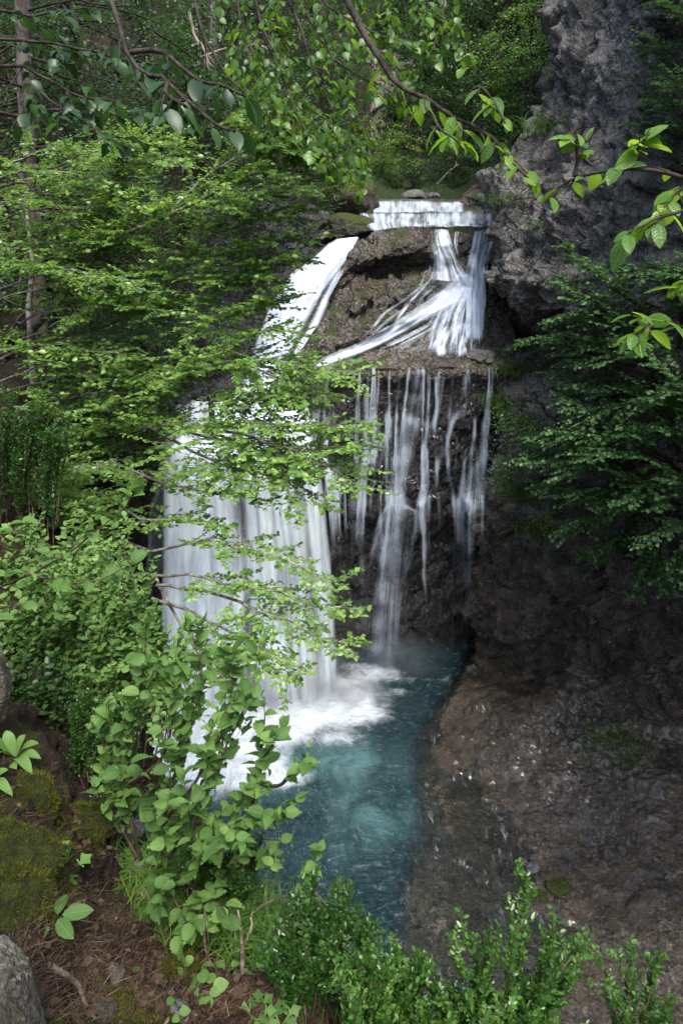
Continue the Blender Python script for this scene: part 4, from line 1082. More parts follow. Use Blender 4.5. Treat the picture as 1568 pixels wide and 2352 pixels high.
# ------------------------------------------------------------------ the big beech on the left
def beech():
    rng = np.random.RandomState(11)
    base = ad(140, 960, 9.7)
    root = empty('beech_tree', base, 'large bright green beech with grey stems reaching its layered boughs over the white falls', 'tree')
    st = MB()
    st.tube(spline([ad(120, 1010, 9.7), ad(145, 950, 9.6), ad(185, 885, 9.3), ad(212, 760, 9.0), ad(225, 690, 8.8)], 18), np.linspace(.10, .05, 18), 9, .25)
    st.tube(spline([ad(85, 960, 9.7), ad(78, 870, 9.6), ad(72, 770, 9.4), ad(100, 730, 9.0), ad(150, 672, 8.6)], 18), np.linspace(.065, .045, 18), 8, .25)
    st.tube(spline([ad(72, 770, 9.4), ad(66, 700, 9.4), ad(75, 600, 9.3), ad(60, 480, 9.2)], 14), np.linspace(.045, .02, 14), 7, .2)
    link('trunk', st.mesh('trunk', BK_BEECH, base), root)
    B = [
        [(75,760,9.3),(150,672,8.6),(200,600,8.1),(262,545,7.6),(390,495,7.0),(500,440,6.6),(590,400,6.4),(655,405,6.2)],
        [(390,495,7.0),(480,470,6.7),(580,450,6.4),(660,445,6.2),(728,450,6.1)],
        [(150,672,8.6),(192,590,8.3),(262,470,7.9),(282,380,7.6),(330,330,7.3),(420,330,7.0)],
        [(225,690,8.8),(330,640,8.0),(480,590,7.2),(600,565,6.7),(670,550,6.4),(718,550,6.3)],
        [(212,760,9.0),(330,720,8.1),(450,690,7.4),(560,650,6.9),(640,640,6.5)],
        [(145,950,9.6),(240,930,8.8),(370,885,7.8),(480,830,7.0),(580,770,6.6),(640,750,6.4),(705,768,6.2)],
        [(370,885,7.8),(500,850,7.0),(620,830,6.4),(720,850,6.1),(820,858,5.9)],
        [(480,830,7.0),(580,840,6.6),(680,880,6.2),(745,905,6.0)],
        [(130,1000,9.2),(230,1010,8.3),(350,985,7.4),(480,975,6.8),(620,970,6.2),(740,985,5.9),(822,997,5.75)],
        [(480,975,6.8),(600,1010,6.3),(700,1030,6.0),(780,1035,5.8),(832,1040,5.7)],
        [(420,985,7.1),(560,1030,6.4),(680,1055,6.0),(770,1080,5.75),(820,1112,5.6)],
        [(350,985,7.4),(450,1040,6.7),(560,1080,6.2),(650,1095,5.9),(708,1155,5.7)],
        [(250,1060,7.6),(380,1110,6.8),(480,1130,6.4),(560,1140,6.2),(610,1152,6.1)],
        [(220,1130,7.6),(330,1195,6.8),(430,1190,6.4),(525,1205,6.1)],
        [(240,1240,7.3),(360,1262,6.6),(470,1245,6.2),(560,1260,5.95),(650,1290,5.7),(725,1330,5.55),(802,1330,5.45)],
        [(260,1320,7.0),(370,1325,6.4),(480,1325,6.0),(600,1355,5.7),(700,1385,5.5),(824,1394,5.4)],
        [(360,1345,6.4),(450,1352,6.05),(560,1385,5.7),(660,1430,5.45),(740,1480,5.3),(816,1484,5.25)],
        [(350,1375,6.4),(430,1400,6.0),(520,1440,5.7),(610,1500,5.4),(700,1525,5.25)],
        [(430,1400,6.0),(480,1440,5.8),(560,1470,5.5),(610,1530,5.3),(662,1572,5.2)],
        [(360,1330,6.6),(400,1400,6.2),(440,1470,5.9),(500,1540,5.6),(540,1600,5.4)],
        [(420,985,7.1),(520,1000,6.7),(600,1040,6.35),(660,1075,6.1),(700,1105,5.9)],
        [(330,640,8.0),(450,560,7.3),(560,515,6.8),(640,490,6.5),(700,480,6.3)],
        [(330,640,8.0),(460,640,7.3),(570,620,6.8),(650,600,6.5),(690,590,6.35)],
        [(390,495,7.0),(470,410,6.8),(560,350,6.6),(620,340,6.45),(660,355,6.35)],
        [(330,720,8.1),(450,740,7.4),(540,720,7.0),(610,700,6.7),(655,690,6.5)],
        [(370,885,7.8),(470,890,7.2),(560,905,6.8),(640,920,6.4),(700,935,6.2)],
    ]
    lv = Leaves()
    for k, b in enumerate(B):
        mb = MB()
        path = [ad(*p) for p in b]
        L = sum(np.linalg.norm(path[i + 1] - path[i]) for i in range(len(path) - 1))
        spray(rng, lv, mb, path, .034 if k in (0, 5, 8) else .018, 1.0 if k < 12 or k > 20 else .55, int(L * (20 if k < 5 or k > 20 else 16 if k < 12 else 10)), .046, .0235, start=.22 if k < 14 else .45, sub=3, tint=.55, droop=.02, r_tw=.0045, flat=.38)
        link('branch', mb.mesh('branch', BK_BEECH, base), root)
    # inner boughs that close the crown towards the slope
    mb = MB()
    for k in range(62):
        y = 330 + 1320 * ((k + rng.rand()) / 62)
        lim = np.interp(y, [300, 420, 600, 900, 1080, 1150, 1500, 1700], [420, 560, 560, 560, 400, 270, 250, 260])
        x0 = rng.uniform(-80, 120); x1 = lim * rng.uniform(.55, 1.0)
        t0 = rng.uniform(8.0, 9.4) - max(0, y - 900) * .0026; t1 = t0 - rng.uniform(.5, 1.6)
        yy = y + rng.uniform(-70, 40)
        path = [ad(x0, y + 30, t0), ad(x0 * .6 + x1 * .4, y - 10, t0 * .6 + t1 * .4), ad(x1, yy, t1)]
        L = np.linalg.norm(path[2] - path[0])
        spray(rng, lv, mb, path, .014, 1.0, int(L * 10), .050, .031, start=.15, sub=3, tint=.42, droop=.03, r_tw=.004, flat=.42)
    link('branch', mb.mesh('branch', BK_BEECH, base), root)
    crown_parts(root, lv, T_BEECH, L_BEECH, base, 300)
    return sum(len(a) for a in lv.p)
print('beech leaves', beech())
# ------------------------------------------------------------------ trees on the slopes
def clump_crown(rng, c, rad, ncl, per, leaf, tint=.4, flat=.5, disc=.28, down=.0, shell=.45):
    """leaves gathered in flattened clumps spread through an ellipsoid"""
    lv = Leaves()
    cen = []
    while len(cen) < ncl:
        q = rng.uniform(-1, 1, 3)
        r = np.linalg.norm(q)
        if r > 1 or r < shell * rng.rand(): continue
        w_ = fbm((q * 1.6 + c * .37)[None], 2)[0]
        if w_ < -.22: continue
        cen.append(q * (1 + .25 * w_))
    for q in cen:
        p0 = c + q * rad
        s = disc * rad.mean() * rng.uniform(.6, 1.4)
        n = int(per * rng.uniform(.6, 1.4))
        o = rng.normal(size=(n, 3)) * np.array((.55, .55, .16)) * s
        out = unit(np.array((q[0], q[1], .0)) + 1e-3)
        tilt = out * .35
        o[:, 2] -= (o @ out) * .35
        D = unit(o * np.array((1, 1, .2)) + rng.normal(size=(n, 3)) * .35 * s + out * .5 * s) - UP * down
        N_ = UP + tilt + rng.normal(size=(n, 3)) * flat
        lv.add(p0 + o, D, N_, leaf * rng.uniform(.7, 1.3, n), np.clip(tint + rng.normal() * .13 + rng.normal(size=n) * .16, 0, .985))
    return lv, cen
def crown_tree(seed, label, cat, px, py, Y, rad, ncl, per, leaf, mat, group=None, tint=.4, tpl=None, bark=None, name='broadleaf_tree', trunk_r=.1, flat=.5, disc=.28, lean=(0, 0), down=0.0):
    rng = np.random.RandomState(seed)
    c = at(px, py, Y); rad = np.array(rad, float)
    g, _ = drop(c + np.array((lean[0], lean[1], 0)), 1.0)
    base = g if g is not None and c[2] - g[2] < 14 else c - UP * rad[2] * 1.6
    root = empty(name, base, label, cat, group)
    lv, cen = clump_crown(rng, c, rad, ncl, int(per * 1.3), leaf * .92, tint, flat, disc * .85, down)
    mb = MB()
    top = c + UP * rad[2] * .5
    tr = spline([base - UP * .3, base * .6 + c * .4 + rng.normal(size=3) * .12, c, top], 14)
    mb.tube(tr, np.linspace(trunk_r, trunk_r * .25, 14), 7, .15)
    link('trunk', mb.mesh('trunk', bark or BK_DARK, base), root)
    mb = MB()
    for q in cen[::max(1, len(cen) // 16)]:
        f = rng.randint(4, 12)
        e = c + q * rad
        mb.tube(spline([tr[f], tr[f] * .45 + e * .55 + UP * .15, e], 7), np.linspace(trunk_r * .35, trunk_r * .06, 7), 4)
    link('branch', mb.mesh('branch', bark or BK_DARK, base), root)
    me = leaf_mesh('foliage', T_SMALL if tpl is None else tpl, *lv.arrays(), mat, base)
    link('foliage', me, root, kind='stuff')
    return root

HILL = [  # label, px, py, Y, rad, clumps, per, leaf, mat, tint
    ('pale leaved tree high on the slope in the top corner beyond the pine trunk', 170, 60, 18, (2.6, 2.4, 2.2), 70, 60, .10, L_HILL, .5),
    ('broad bushy tree below the topmost pale tree, behind the pine trunk', 60, 230, 15, (2.4, 2.0, 2.0), 80, 60, .09, L_HILL, .35),
    ('dark green tree low behind the grey beech stems', 40, 560, 11.5, (1.9, 1.8, 1.8), 60, 60, .075, L_DEEP, .5),
    ('dark bush filling the left edge between pine foot and box bush', 10, 800, 10.3, (1.3, 1.1, 1.3), 60, 60, .06, L_DEEP, .55),
    ('leafy bush on the slope behind the two slim beech stems', 110, 640, 12.3, (1.5, 1.3, 1.2), 60, 60, .065, L_HILL, .4),
    ('shaded tree crown hanging between pine trunk and beech', 200, 420, 15, (2.3, 2.2, 1.6), 70, 60, .085, L_DEEP, .7),
    ('fresh green tree with yellowish leaves near the upper edge, right of the pine', 330, 130, 21, (3.0, 2.6, 2.4), 90, 60, .11, L_HILL, .85),
    ('low spreading tree filling the slope under the pale fallen branches', 430, 250, 23, (3.2, 2.6, 2.0), 90, 60, .11, L_HILL, .55),
    ('dim tree at the very top above the pale fallen branches', 470, 20, 28, (3.6, 3.2, 3.0), 90, 60, .13, L_DEEP, .75),
    ('dark conifer-shaded crown at the top behind the hanging twigs', 600, 30, 34, (4.2, 3.4, 3.6), 90, 60, .15, L_DEEP, .6),
    ('round leafy tree above the grey cliff left of the chute', 560, 300, 26.5, (2.6, 2.4, 1.9), 80, 60, .11, L_HILL, .45),
    ('pale green tree on the slope behind the hanging linden leaves', 600, 170, 33, (3.6, 3.0, 2.8), 90, 60, .14, L_HILL, .7),
    ('dark shrub tree leaning over the cliff edge left of the river steps', 700, 360, 29, (2.0, 1.8, 1.7), 70, 55, .10, L_DEEP, .55),
    ('small tree crowding the pinkish rock face from the left', 715, 250, 38, (2.6, 2.2, 3.0), 70, 60, .13, L_HILL, .5),
    ('tall far tree at the upper edge left of the pinkish rock face', 690, 60, 44, (4.4, 3.6, 4.4), 90, 60, .18, L_HILL, .45),
    ('low dark bush between beech crown and grey cliff', 440, 400, 21, (2.2, 1.8, 1.3), 60, 55, .09, L_DEEP, .5),
    ('leafy understorey tree behind the lit beech branch', 260, 560, 14.6, (2.0, 1.8, 1.6), 70, 60, .08, L_HILL, .35),
    ('shaded bush below the beech bough at the cliff foot', 330, 760, 14.5, (1.9, 1.6, 1.5), 60, 60, .075, L_DEEP, .5),
    ('dark bush at the bank edge under the lowest beech limb', 230, 1010, 10.2, (1.2, 1.0, .9), 50, 60, .06, L_DEEP, .6),
]
for k, (lab, px, py, Y, rad, nc, per, lf, mt, ti) in enumerate(HILL):
    crown_tree(100 + k, lab, 'tree', px, py, Y, rad, int(nc * .85), per, lf, mt, 'trees on the left slope', ti)

FAR = [
    ('tall dark tree at the top of the gorge beside the right cliff', 1160, 60, 40, (4.6, 3.6, 5.0), 110, 60, .19, L_DEEP, .35),
    ('dark tree in the middle of the gorge behind the diagonal branch', 1060, 170, 46, (4.4, 3.6, 5.5), 110, 60, .19, L_DEEP, .3),
    ('almost black tree at the top edge between both gorge sides', 1010, 20, 54, (5.5, 4.6, 6.5), 110, 60, .22, L_DEEP, .25),
    ('yellowish green tree leaning out from the right cliff edge', 1215, 140, 31, (2.2, 2.0, 2.4), 90, 60, .12, L_BEECH, .35),
    ('dim green tree under the yellowish one at the right cliff edge', 1200, 250, 31, (1.8, 1.7, 1.8), 70, 60, .11, L_HILL, .2),
    ('grey green shrub clinging to the right cliff edge', 1222, 245, 27.5, (.7, .7, 1.2), 40, 60, .07, L_HILL, .55),
    ('shadowy tree above the fallen log on the far bank', 1085, 290, 38, (2.8, 2.4, 2.4), 80, 60, .13, L_DEEP, .5),
    ('rounded light green shrub at the foot of the pinkish rock face', 880, 345, 36, (1.7, 1.4, 1.5), 100, 80, .075, L_BEECH, .3),
    ('dark leafy tree right of the light green shrub on the far bank', 960, 320, 38, (2.4, 2.0, 2.4), 80, 60, .11, L_DEEP, .6),
    ('low row of dark bushes at the waterside above the river steps', 950, 398, 34.5, (2.0, .9, .7), 60, 60, .07, L_HILL, .25),
    ('bush hanging low on the far bank right of the dark bushes', 1040, 380, 35.5, (1.3, 1.0, 1.0), 50, 60, .08, L_DEEP, .6),
    ('dark tall tree behind the pinkish rock face', 900, 120, 57, (5.0, 4.0, 5.5), 100, 60, .2, L_DEEP, .4),
    ('far tree closing the gorge above the light green shrub', 1010, 200, 52, (2.8, 2.6, 4.5), 90, 60, .17, L_DEEP, .45),
    ('sunlit mossy bush on the left bank beside the river steps', 800, 395, 30.5, (1.0, .9, .9), 50, 60, .065, L_BEECH, .4),
]
for k, (lab, px, py, Y, rad, nc, per, lf, mt, ti) in enumerate(FAR):
    crown_tree(200 + k, lab, 'tree' if 'tree' in lab else 'shrub', px, py, Y, rad, int(nc * .8), per, lf, mt, 'trees up the gorge', ti, name='broadleaf_tree' if 'tree' in lab else 'shrub')

def pine():
    rng = np.random.RandomState(31)
    b, _ = drop(at(66, 560, 12.5), 2)
    b = at(70, 600, 12.5) if b is None else b
    root = empty('pine_tree', b, 'tall pine with bare grey trunk and dead side twigs in the upper left', 'tree')
    path = [b - UP * .4, at(66, 460, 12.4), at(63, 300, 12.3), at(59, 150, 12.2), at(54, 0, 12.1), at(46, -300, 12), at(40, -600, 12)]
    mb = MB(); mb.tube(spline(path, 40), np.linspace(.15, .10, 40), 14, .12)
    link('trunk', mb.mesh('trunk', BK_PINE, b), root)
    P = spline(path, 60)
    lv = Leaves()
    for k in range(26):
        i = rng.randint(12, 48)
        p = P[i]; a = rng.uniform(-.6, 3.6)
        D = np.array((math.cos(a), -.4 * math.sin(a) - .2, rng.uniform(-.45, .1)))
        L = rng.uniform(.8, 2.2)
        q = [p + unit(D) * L * f + UP * (-.25 * f * f + .18 * f ** 3) + rng.normal(size=3) * .03 * f for f in np.linspace(0, 1, 7)]
        mb = MB(); mb.tube(np.array(q), np.linspace(.022, .005, 7), 4)
        for j in range(4):
            s = q[rng.randint(2, 6)]
            e = unit(D + rng.normal(size=3) * .7) * rng.uniform(.2, .6)
            mb.tube(np.array([s, s + e * .5, s + e + UP * -.03]), [.007, .005, .003], 3)
        link('branch', mb.mesh('branch', BK_DARK, b), root)
    for k in range(420):
        z = rng.uniform(0, 1)
        c = at(50, -60 - 500 * z, 12) + rng.normal(size=3) * np.array((1.5, 1.2, .4))
        n = 26
        D = unit(rng.normal(size=(n, 3)) + np.array((0, 0, .2)))
        lv.add(c + D * .05 + rng.normal(size=(n, 3)) * .09, D, rng.normal(size=(n, 3)), np.full(n, .16), np.full(n, rng.rand()))
    me = leaf_mesh('foliage', T_NEEDLE, *lv.arrays(), L_PINE, b)
    link('foliage', me, root, kind='stuff')
pine()
def stump_trunk(label, pts, r0, r1, bark, name='tree_trunk'):
    base = pts[0]
    root = empty(name, base, label, 'tree')
    mb = MB(); mb.tube(spline(pts, 24), np.linspace(r0, r1, 24), 11, .2)
    link('trunk', mb.mesh('trunk', bark, base), root)
    return root
stump_trunk('dark rough trunk standing just behind the grey beech stems', [ad(100, 960, 10.4), ad(98, 880, 10.4), ad(92, 780, 10.5), ad(86, 600, 10.8), ad(80, 480, 11)], .17, .11, BK_DARK)
stump_trunk('slim dark bole among the trees near the upper edge', [at(488, 230, 27), at(490, 120, 27), at(488, 40, 27), at(484, -80, 27)], .16, .10, BK_PINE)

# pale dead branches lying on the upper slope
def dead_branch(label, pts, r, twigs=5, seed=1, mat=None, name='dead_branch', cat='branch', side=.5):
    rng = np.random.RandomState(seed)
    P = spline(pts, 18); P = P + (fbm(P * 3 + seed, 2) * r * 1.5)[:, None] * np.array((.6, .6, 1))
    b = P[0]
    root = empty(name, b, label, cat)
    mb = MB(); mb.tube(P, np.linspace(r, r * .35, 18), 8, .25, seed)
    link('stem', mb.mesh('stem', mat or BK_DEAD, b), root)
    L = np.linalg.norm(P[-1] - P[0])
    for k in range(twigs):
        mb = MB()
        i = rng.randint(4, 17); T_ = unit(P[i] - P[i - 1])
        D = unit(T_ + rng.normal(size=3) * side)
        l = L * rng.uniform(.12, .3)
        mb.tube(np.array([P[i], P[i] + D * l * .5, P[i] + unit(D + rng.normal(size=3) * .25) * l]), [r * .4, r * .28, r * .12], 5)
        link('twig', mb.mesh('twig', mat or BK_DEAD, b), root)
    return root
dead_branch('pale dead branch slanting through the trees at the top', [at(430, 30, 18), at(445, 70, 18), at(470, 120, 17.8), at(480, 160, 17.8)], .045, 7, 2)
dead_branch('thin bleached branch lying level under the slanting dead one', [at(460, 130, 18), at(520, 112, 18), at(580, 104, 18), at(620, 108, 18.2)], .03, 6, 3)
dead_branch('grey fallen branch on the grassy far bank beside the log', [at(1000, 425, 34), at(1020, 405, 34), at(1040, 385, 34.2), at(1052, 378, 34.4)], .05, 6, 4)
dead_branch('dark dead stick leaning on the right cliff among the ferns', [at(1222, 905, 19.6), at(1245, 935, 19.2), at(1275, 965, 18.8), at(1302, 992, 18.5)], .05, 3, 5, BK_DARK)
def log():
    pts = [at(1066, 452, 31.5), at(1100, 425, 31.3), at(1135, 398, 31.2), at(1150, 388, 31.2)]
    b = pts[0]
    root = empty('fallen_log', b, 'brown fallen log sloping down the far bank to the river', 'log')
    mb = MB(); P = spline(pts, 20); mb.tube(P, np.linspace(.14, .10, 20), 10, .2)
    link('trunk', mb.mesh('trunk', BK_TWIG, b), root)
    mb = MB(); q = P[12]; mb.tube(np.array([q, q + np.array((.1, -.15, .2)), q + np.array((.12, -.2, .45))]), [.04, .03, .02], 6)
    link('branch_stub', mb.mesh('branch_stub', BK_TWIG, b), root)
log()

# ------------------------------------------------------------------ maples over the right cliff
def hanging_tree(seed, label, base, limbs, leaf, spacing, tpl, mat, bark, tw=1.5, dens=7, singles=0, cat='tree', name='maple_tree', r0=.06, sub=3, tint=.4, droop=.08, flat=.35, group=None, ldroop=.1, start=.25):
    rng = np.random.RandomState(seed)
    root = empty(name, base, label, cat, group)
    lv = Leaves()
    for b in limbs:
        mb = MB()
        path = [np.asarray(p) for p in b]
        L = sum(np.linalg.norm(path[i + 1] - path[i]) for i in range(len(path) - 1))
        spray(rng, lv, mb, path, r0, tw, max(4, int(L * dens)), leaf, spacing, start=start, sub=sub, tint=tint, droop=droop, r_tw=.008 if leaf > .09 else .004, flat=flat, ldroop=ldroop)
        link('branch', mb.mesh('branch', bark, base), root)
    crown_parts(root, lv, tpl, mat, base, singles)
    return root
def on(px, py, off):
    """a spot standing off the rock surface seen at that pixel"""
    p, n = hit(px, py)
    d = ray(px, py); t = p[1] / d[1] - off
    return d * t + np.array((0, 0, CAM_H))
A = lambda *l: [on(*q) for q in l]
hanging_tree(41, 'bluish green maple spreading highest over the right cliff mouth', on(1560, 800, .3),
    [A((1560,800,.3),(1480,720,1.2),(1400,650,1.8),(1330,600,2.2),(1295,572,2.4)), A((1560,800,.3),(1470,760,1.4),(1380,700,2.0),(1290,655,2.3)),
     A((1560,800,.3),(1560,700,1.2),(1520,640,1.6),(1450,610,1.8)), A((1600,760,.3),(1640,690,1.2),(1600,640,1.6),(1545,620,1.8)),
     A((1500,740,1),(1420,740,1.8),(1330,720,2.2),(1270,735,2.4))], .098, .058, T_MAPLE, L_MAPLE, BK_DARK, tw=1.3, dens=11, tint=.55, singles=100, group='maples on the right cliff')
hanging_tree(42, 'maple with flat sprays drooping toward the ledge end of the fall', on(1560, 900, .3),
    [A((1560,900,.3),(1450,850,1.4),(1330,800,2.2),(1240,775,2.6),(1185,795,2.6)), A((1560,900,.3),(1460,820,1.6),(1370,790,2.2),(1290,770,2.5)),
     A((1560,900,.3),(1450,900,1.4),(1350,880,2.0),(1270,860,2.3)), A((1600,900,.4),(1540,840,1.8),(1470,790,2.2),(1400,780,2.4)),
     A((1500,880,1),(1420,930,1.9),(1340,930,2.2),(1290,900,2.2))], .098, .058, T_MAPLE, L_MAPLE, BK_DARK, tw=1.5, dens=11, tint=.5, singles=100, group='maples on the right cliff')
hanging_tree(43, 'dense maple in the middle of the right cliff above the overhang', on(1540, 1060, .3),
    [A((1540,1060,.3),(1450,1010,1.5),(1340,990,2.2),(1240,1000,2.4)), A((1540,1060,.3),(1440,1060,1.6),(1320,1050,2.2),(1205,1045,2.3)),
     A((1540,1060,.3),(1430,1110,1.5),(1330,1120,2.0),(1250,1110,2.1)), A((1560,1040,.3),(1540,960,1.8),(1480,920,2.3),(1420,940,2.4)),
     A((1600,1000,.3),(1600,930,1.8),(1560,900,2.3),(1500,930,2.4)), A((1560,1080,.4),(1500,1050,1.8),(1420,1020,2.4),(1330,1020,2.6)),
     A((1600,1050,.4),(1580,1000,2),(1520,990,2.5),(1440,1000,2.6))], .098, .058, T_MAPLE, L_MAPLE, BK_DARK, tw=1.9, dens=11, tint=.4, singles=100, group='maples on the right cliff')
hanging_tree(44, 'lowest dark maple whose leaves hang below the others over the red rock', on(1540, 1180, .3),
    [A((1540,1180,.3),(1460,1160,1.4),(1370,1180,2.0),(1290,1210,2.1)), A((1540,1180,.3),(1450,1210,1.6),(1380,1250,1.9),(1350,1272,1.9)),
     A((1560,1190,.3),(1520,1240,1.4),(1490,1300,1.7),(1470,1350,1.7)), A((1600,1170,.3),(1580,1230,1.5),(1560,1300,1.8),(1550,1340,1.8)),
     A((1560,1160,.3),(1500,1130,1.8),(1430,1150,2.2),(1370,1140,2.3)), A((1600,1140,.3),(1570,1110,1.9),(1500,1110,2.3),(1440,1130,2.4))], .098, .058, T_MAPLE, L_MAPLE, BK_DARK, tw=1.6, dens=11, tint=.3, singles=60, group='maples on the right cliff')
hanging_tree(45, 'leafy shrub hanging on the upper right cliff at the picture edge', on(1600, 330, .3),
    [A((1600,330,.2),(1560,260,1.0),(1510,220,1.3),(1465,190,1.4)), A((1600,330,.2),(1550,310,.9),(1500,290,1.2),(1450,290,1.3)), A((1600,200,.2),(1560,140,1.0),(1520,110,1.2),(1480,120,1.3)),
     A((1620,300,.3),(1590,230,1.4),(1545,190,1.6),(1500,150,1.6)), A((1620,420,.2),(1570,380,.9),(1520,350,1.2),(1480,330,1.2)), A((1640,120,.2),(1600,60,1),(1560,20,1.2),(1510,0,1.2))], .09, .055, T_MAPLE, L_MAPLE, BK_DARK, tw=1.2, dens=7, tint=.15, name='maple_shrub', cat='shrub')

# ferny tufts, grass and moss cushions on the right cliff and the slab
def tuft(seed, label, px, py, off, R_, n, leaf, mat, tpl=None, name='cliff_plant', cat='plant', tint=.4, group=None, h=.5):
    rng = np.random.RandomState(seed)
    p, nn = hit(px, py)
    root = empty(name, p, label, cat, group)
    o = rng.normal(size=(n, 3)) * np.array((R_, R_ * .6, R_ * h)) * .5
    nn = unit(nn) if nn[1] < 0 else -unit(nn)
    P = p + o + nn * (off + np.abs(rng.normal(size=(n, 1))) * R_ * .25)
    D = unit(o + nn * .3 * R_ + rng.normal(size=(n, 3)) * .3 * R_)
    me = leaf_mesh('foliage', T_SMALL if tpl is None else tpl, P, D, UP * .9 + nn * .6 + rng.normal(size=(n, 3)) * .4, leaf * rng.uniform(.6, 1.3, n), np.clip(tint + rng.normal(size=n) * .2, 0, .999), mat, p)
    link('foliage', me, root, kind='stuff')
    mb = MB()
    for k in range(6):
        e = P[rng.randint(n)]
        mb.tube(np.array([p - nn * .05, p * .5 + e * .5 + nn * .05, e]), [.012, .008, .004], 4)
    link('stem', mb.mesh('stem', BK_TWIG, p), root)
def grass_tuft(seed, label, px, py, R_, n, L, mat=None, hang=.9, group=None, name='grass_tuft', P0=None):
    rng = np.random.RandomState(seed)
    p, nn = hit(px, py) if P0 is None else (P0, UP)
    root = empty(name, p, label, 'grass', group)
    co, q, tt = [], [], []
    for k in range(n):
        b = p + np.array((rng.normal() * R_, rng.normal() * R_ * .5, rng.normal() * R_ * .35 if P0 is None else 0))
        a = rng.uniform(0, 6.28); l = L * rng.uniform(.5, 1.2); w_ = l * .018 + .002
        D = np.array((math.cos(a) * .7, math.sin(a) * .7 - (.35 if P0 is None else 0), .9))
        f = np.linspace(0, 1, 5)[:, None]
        c = b + unit(D) * l * f + np.array((D[0], D[1], -1.2)) * hang * l * f ** 2 * .55
        S = unit(np.cross(D, UP + .1)) * w_ * (1 - f * .92)
        i0 = len(co) * 10
        co.append(np.concatenate([c - S, c + S]))
        q += [(i0 + j, i0 + j + 1, i0 + j + 6, i0 + j + 5) for j in range(4)]
        tt.append(np.full(10, np.clip(rng.normal() * .25 + .5, 0, .99)))
    me = raw_mesh('blades', np.concatenate(co) - p, np.array(q), 4, mat or L_GRASS)
    attr(me, 'tint', np.concatenate(tt))
    link('blades', me, root, kind='stuff')
for k, (lab, px, py, R_, n, lf, mt, ti) in enumerate([
    ('bright fern cluster beside the right end of the ledge', 1195, 945, .9, 900, .075, L_BEECH, .3),
    ('fern tuft under the dead stick on the right cliff', 1250, 1010, .9, 800, .08, L_MAPLE, .6),
    ('small dark leafed plant left of the grass tufts on the cliff', 1165, 1120, .8, 600, .07, L_MAPLE, .3),
    ('low ivy patch at the lip of the right overhang', 1170, 1225, .8, 500, .07, L_DEEP, .6),
    ('yellow flecked plant in the grass above the overhang', 1275, 1195, .6, 400, .07, L_TOP, .3),
    ('green creeper on the mossy rib right of the wet wall', 1190, 1060, .9, 700, .075, L_BEECH, .15),
    ('small bush rooted above the dark cave mouth', 1290, 640, .5, 250, .06, L_MAPLE, .5)]):
    tuft(300 + k, lab, px, py, .05, R_, n, lf, mt, tint=ti, group='plants on the right cliff')
for k, (lab, px, py, R_, n, L) in enumerate([
    ('hanging grass tuft right of the ledge end', 1175, 850, .35, 260, .7), ('grass tuft beside the bright ferns', 1160, 925, .35, 240, .8),
    ('long grass hanging at the overhang lip', 1255, 1215, .4, 320, .9), ('grass tuft on the mossy rib of the cliff', 1205, 1130, .35, 240, .8),
    ('dry grass fringe on the upper right cliff edge', 1262, 300, .5, 260, .9), ('grass tuft on the cliff shoulder above the river steps', 1235, 520, .25, 140, .5),
    ('thin grass at the cliff edge near the diagonal branch', 1165, 460, .35, 160, .6), ('tall grass on the moss boulder by the river', 745, 455, .5, 260, .7)]):
    grass_tuft(330 + k, lab, px, py, R_, n, L, group='grass tufts on the rocks')
for k, (lab, px, py, R_, n, lf) in enumerate([
    ('round green leafy plant on the brown slab under the overhang', 1400, 1690, .95, 2600, .065),
    ('mossy plant cushion beside the round leafy plant', 1455, 1700, .7, 1600, .06),
    ('small plant tuft below the leafy cushions on the slab', 1440, 1748, .4, 350, .05)]):
    tuft(350 + k, lab, px, py, .04, R_, n, lf, L_BEECH, tint=.12, h=.55, name='slab_plant')

# ------------------------------------------------------------------ boulders and stones
M_STONE = rock_mat('stone', (.07, .065, .06), (.22, .21, .20), (.42, .40, .38), moss=.1, scale=3.0)
M_MOSSY = rock_mat('mossy_boulder', (.02, .018, .014), (.07, .06, .048), (.18, .16, .13), moss=1.15, moss_col=(.05, .07, .01), wet=.3, scale=1.6, mossz=(.1, .5))
M_MOSSBLADE = leaf_mat('moss_blade', (.022, .030, .004), (.058, .068, .007), (.11, .115, .013), (.12, .14, .011), gloss=.8, tr=.25, spec=.1)
M_MOUND = rock_mat('moss_mound', (.012, .012, .004), (.03, .032, .006), (.05, .05, .012), moss=1.6, moss_col=(.035, .042, .005), scale=3, mossz=(-1.2, -.6), cracks=0.0)
M_LIME = rock_mat('lichened_limestone', (.03, .026, .018), (.20, .18, .14), (.58, .55, .47), moss=.7, moss_col=(.035, .035, .006), scale=4.5, stain=(.07, .06, .035), cracks=.05)
def stone(label, P0, rad, mat, seed, name='stone', cat='stone', group=None, rough=.35, sub=5, flat=0.0):
    import bmesh
    bm = bmesh.new(); bmesh.ops.create_icosphere(bm, subdivisions=sub, radius=1)
    co = np.array([v.co[:] for v in bm.verts])
    pl = np.random.RandomState(seed).normal(size=(9, 3)); pl = unit(pl)
    r = np.min(np.where(co @ pl.T > .05, .82 / np.maximum(co @ pl.T, .05), 9), axis=1).clip(.6, 1.12)   # broken facets
    r = r * (1 + rough * .5 * fbm(co * 1.3 + seed * 3.7, 3) + rough * .16 * ridged(co * 3.5 + seed, 3))
    co = co * r[:, None] * np.array(rad)
    fc = np.array([[v.index for v in f.verts] for f in bm.faces]); bm.free()
    me = raw_mesh(name, co, fc, 3, mat)
    o = link(name, me); o.location = tuple(P0); o.rotation_euler = (0, 0, seed * 1.3)
    tag(o, label, cat, group)
    return o
stone('mossy boulder with grass cap on the left bank of the river steps', at(806, 462, 29.0), (1.0, .9, .95), M_MOSSY, 1, 'boulder', 'boulder')
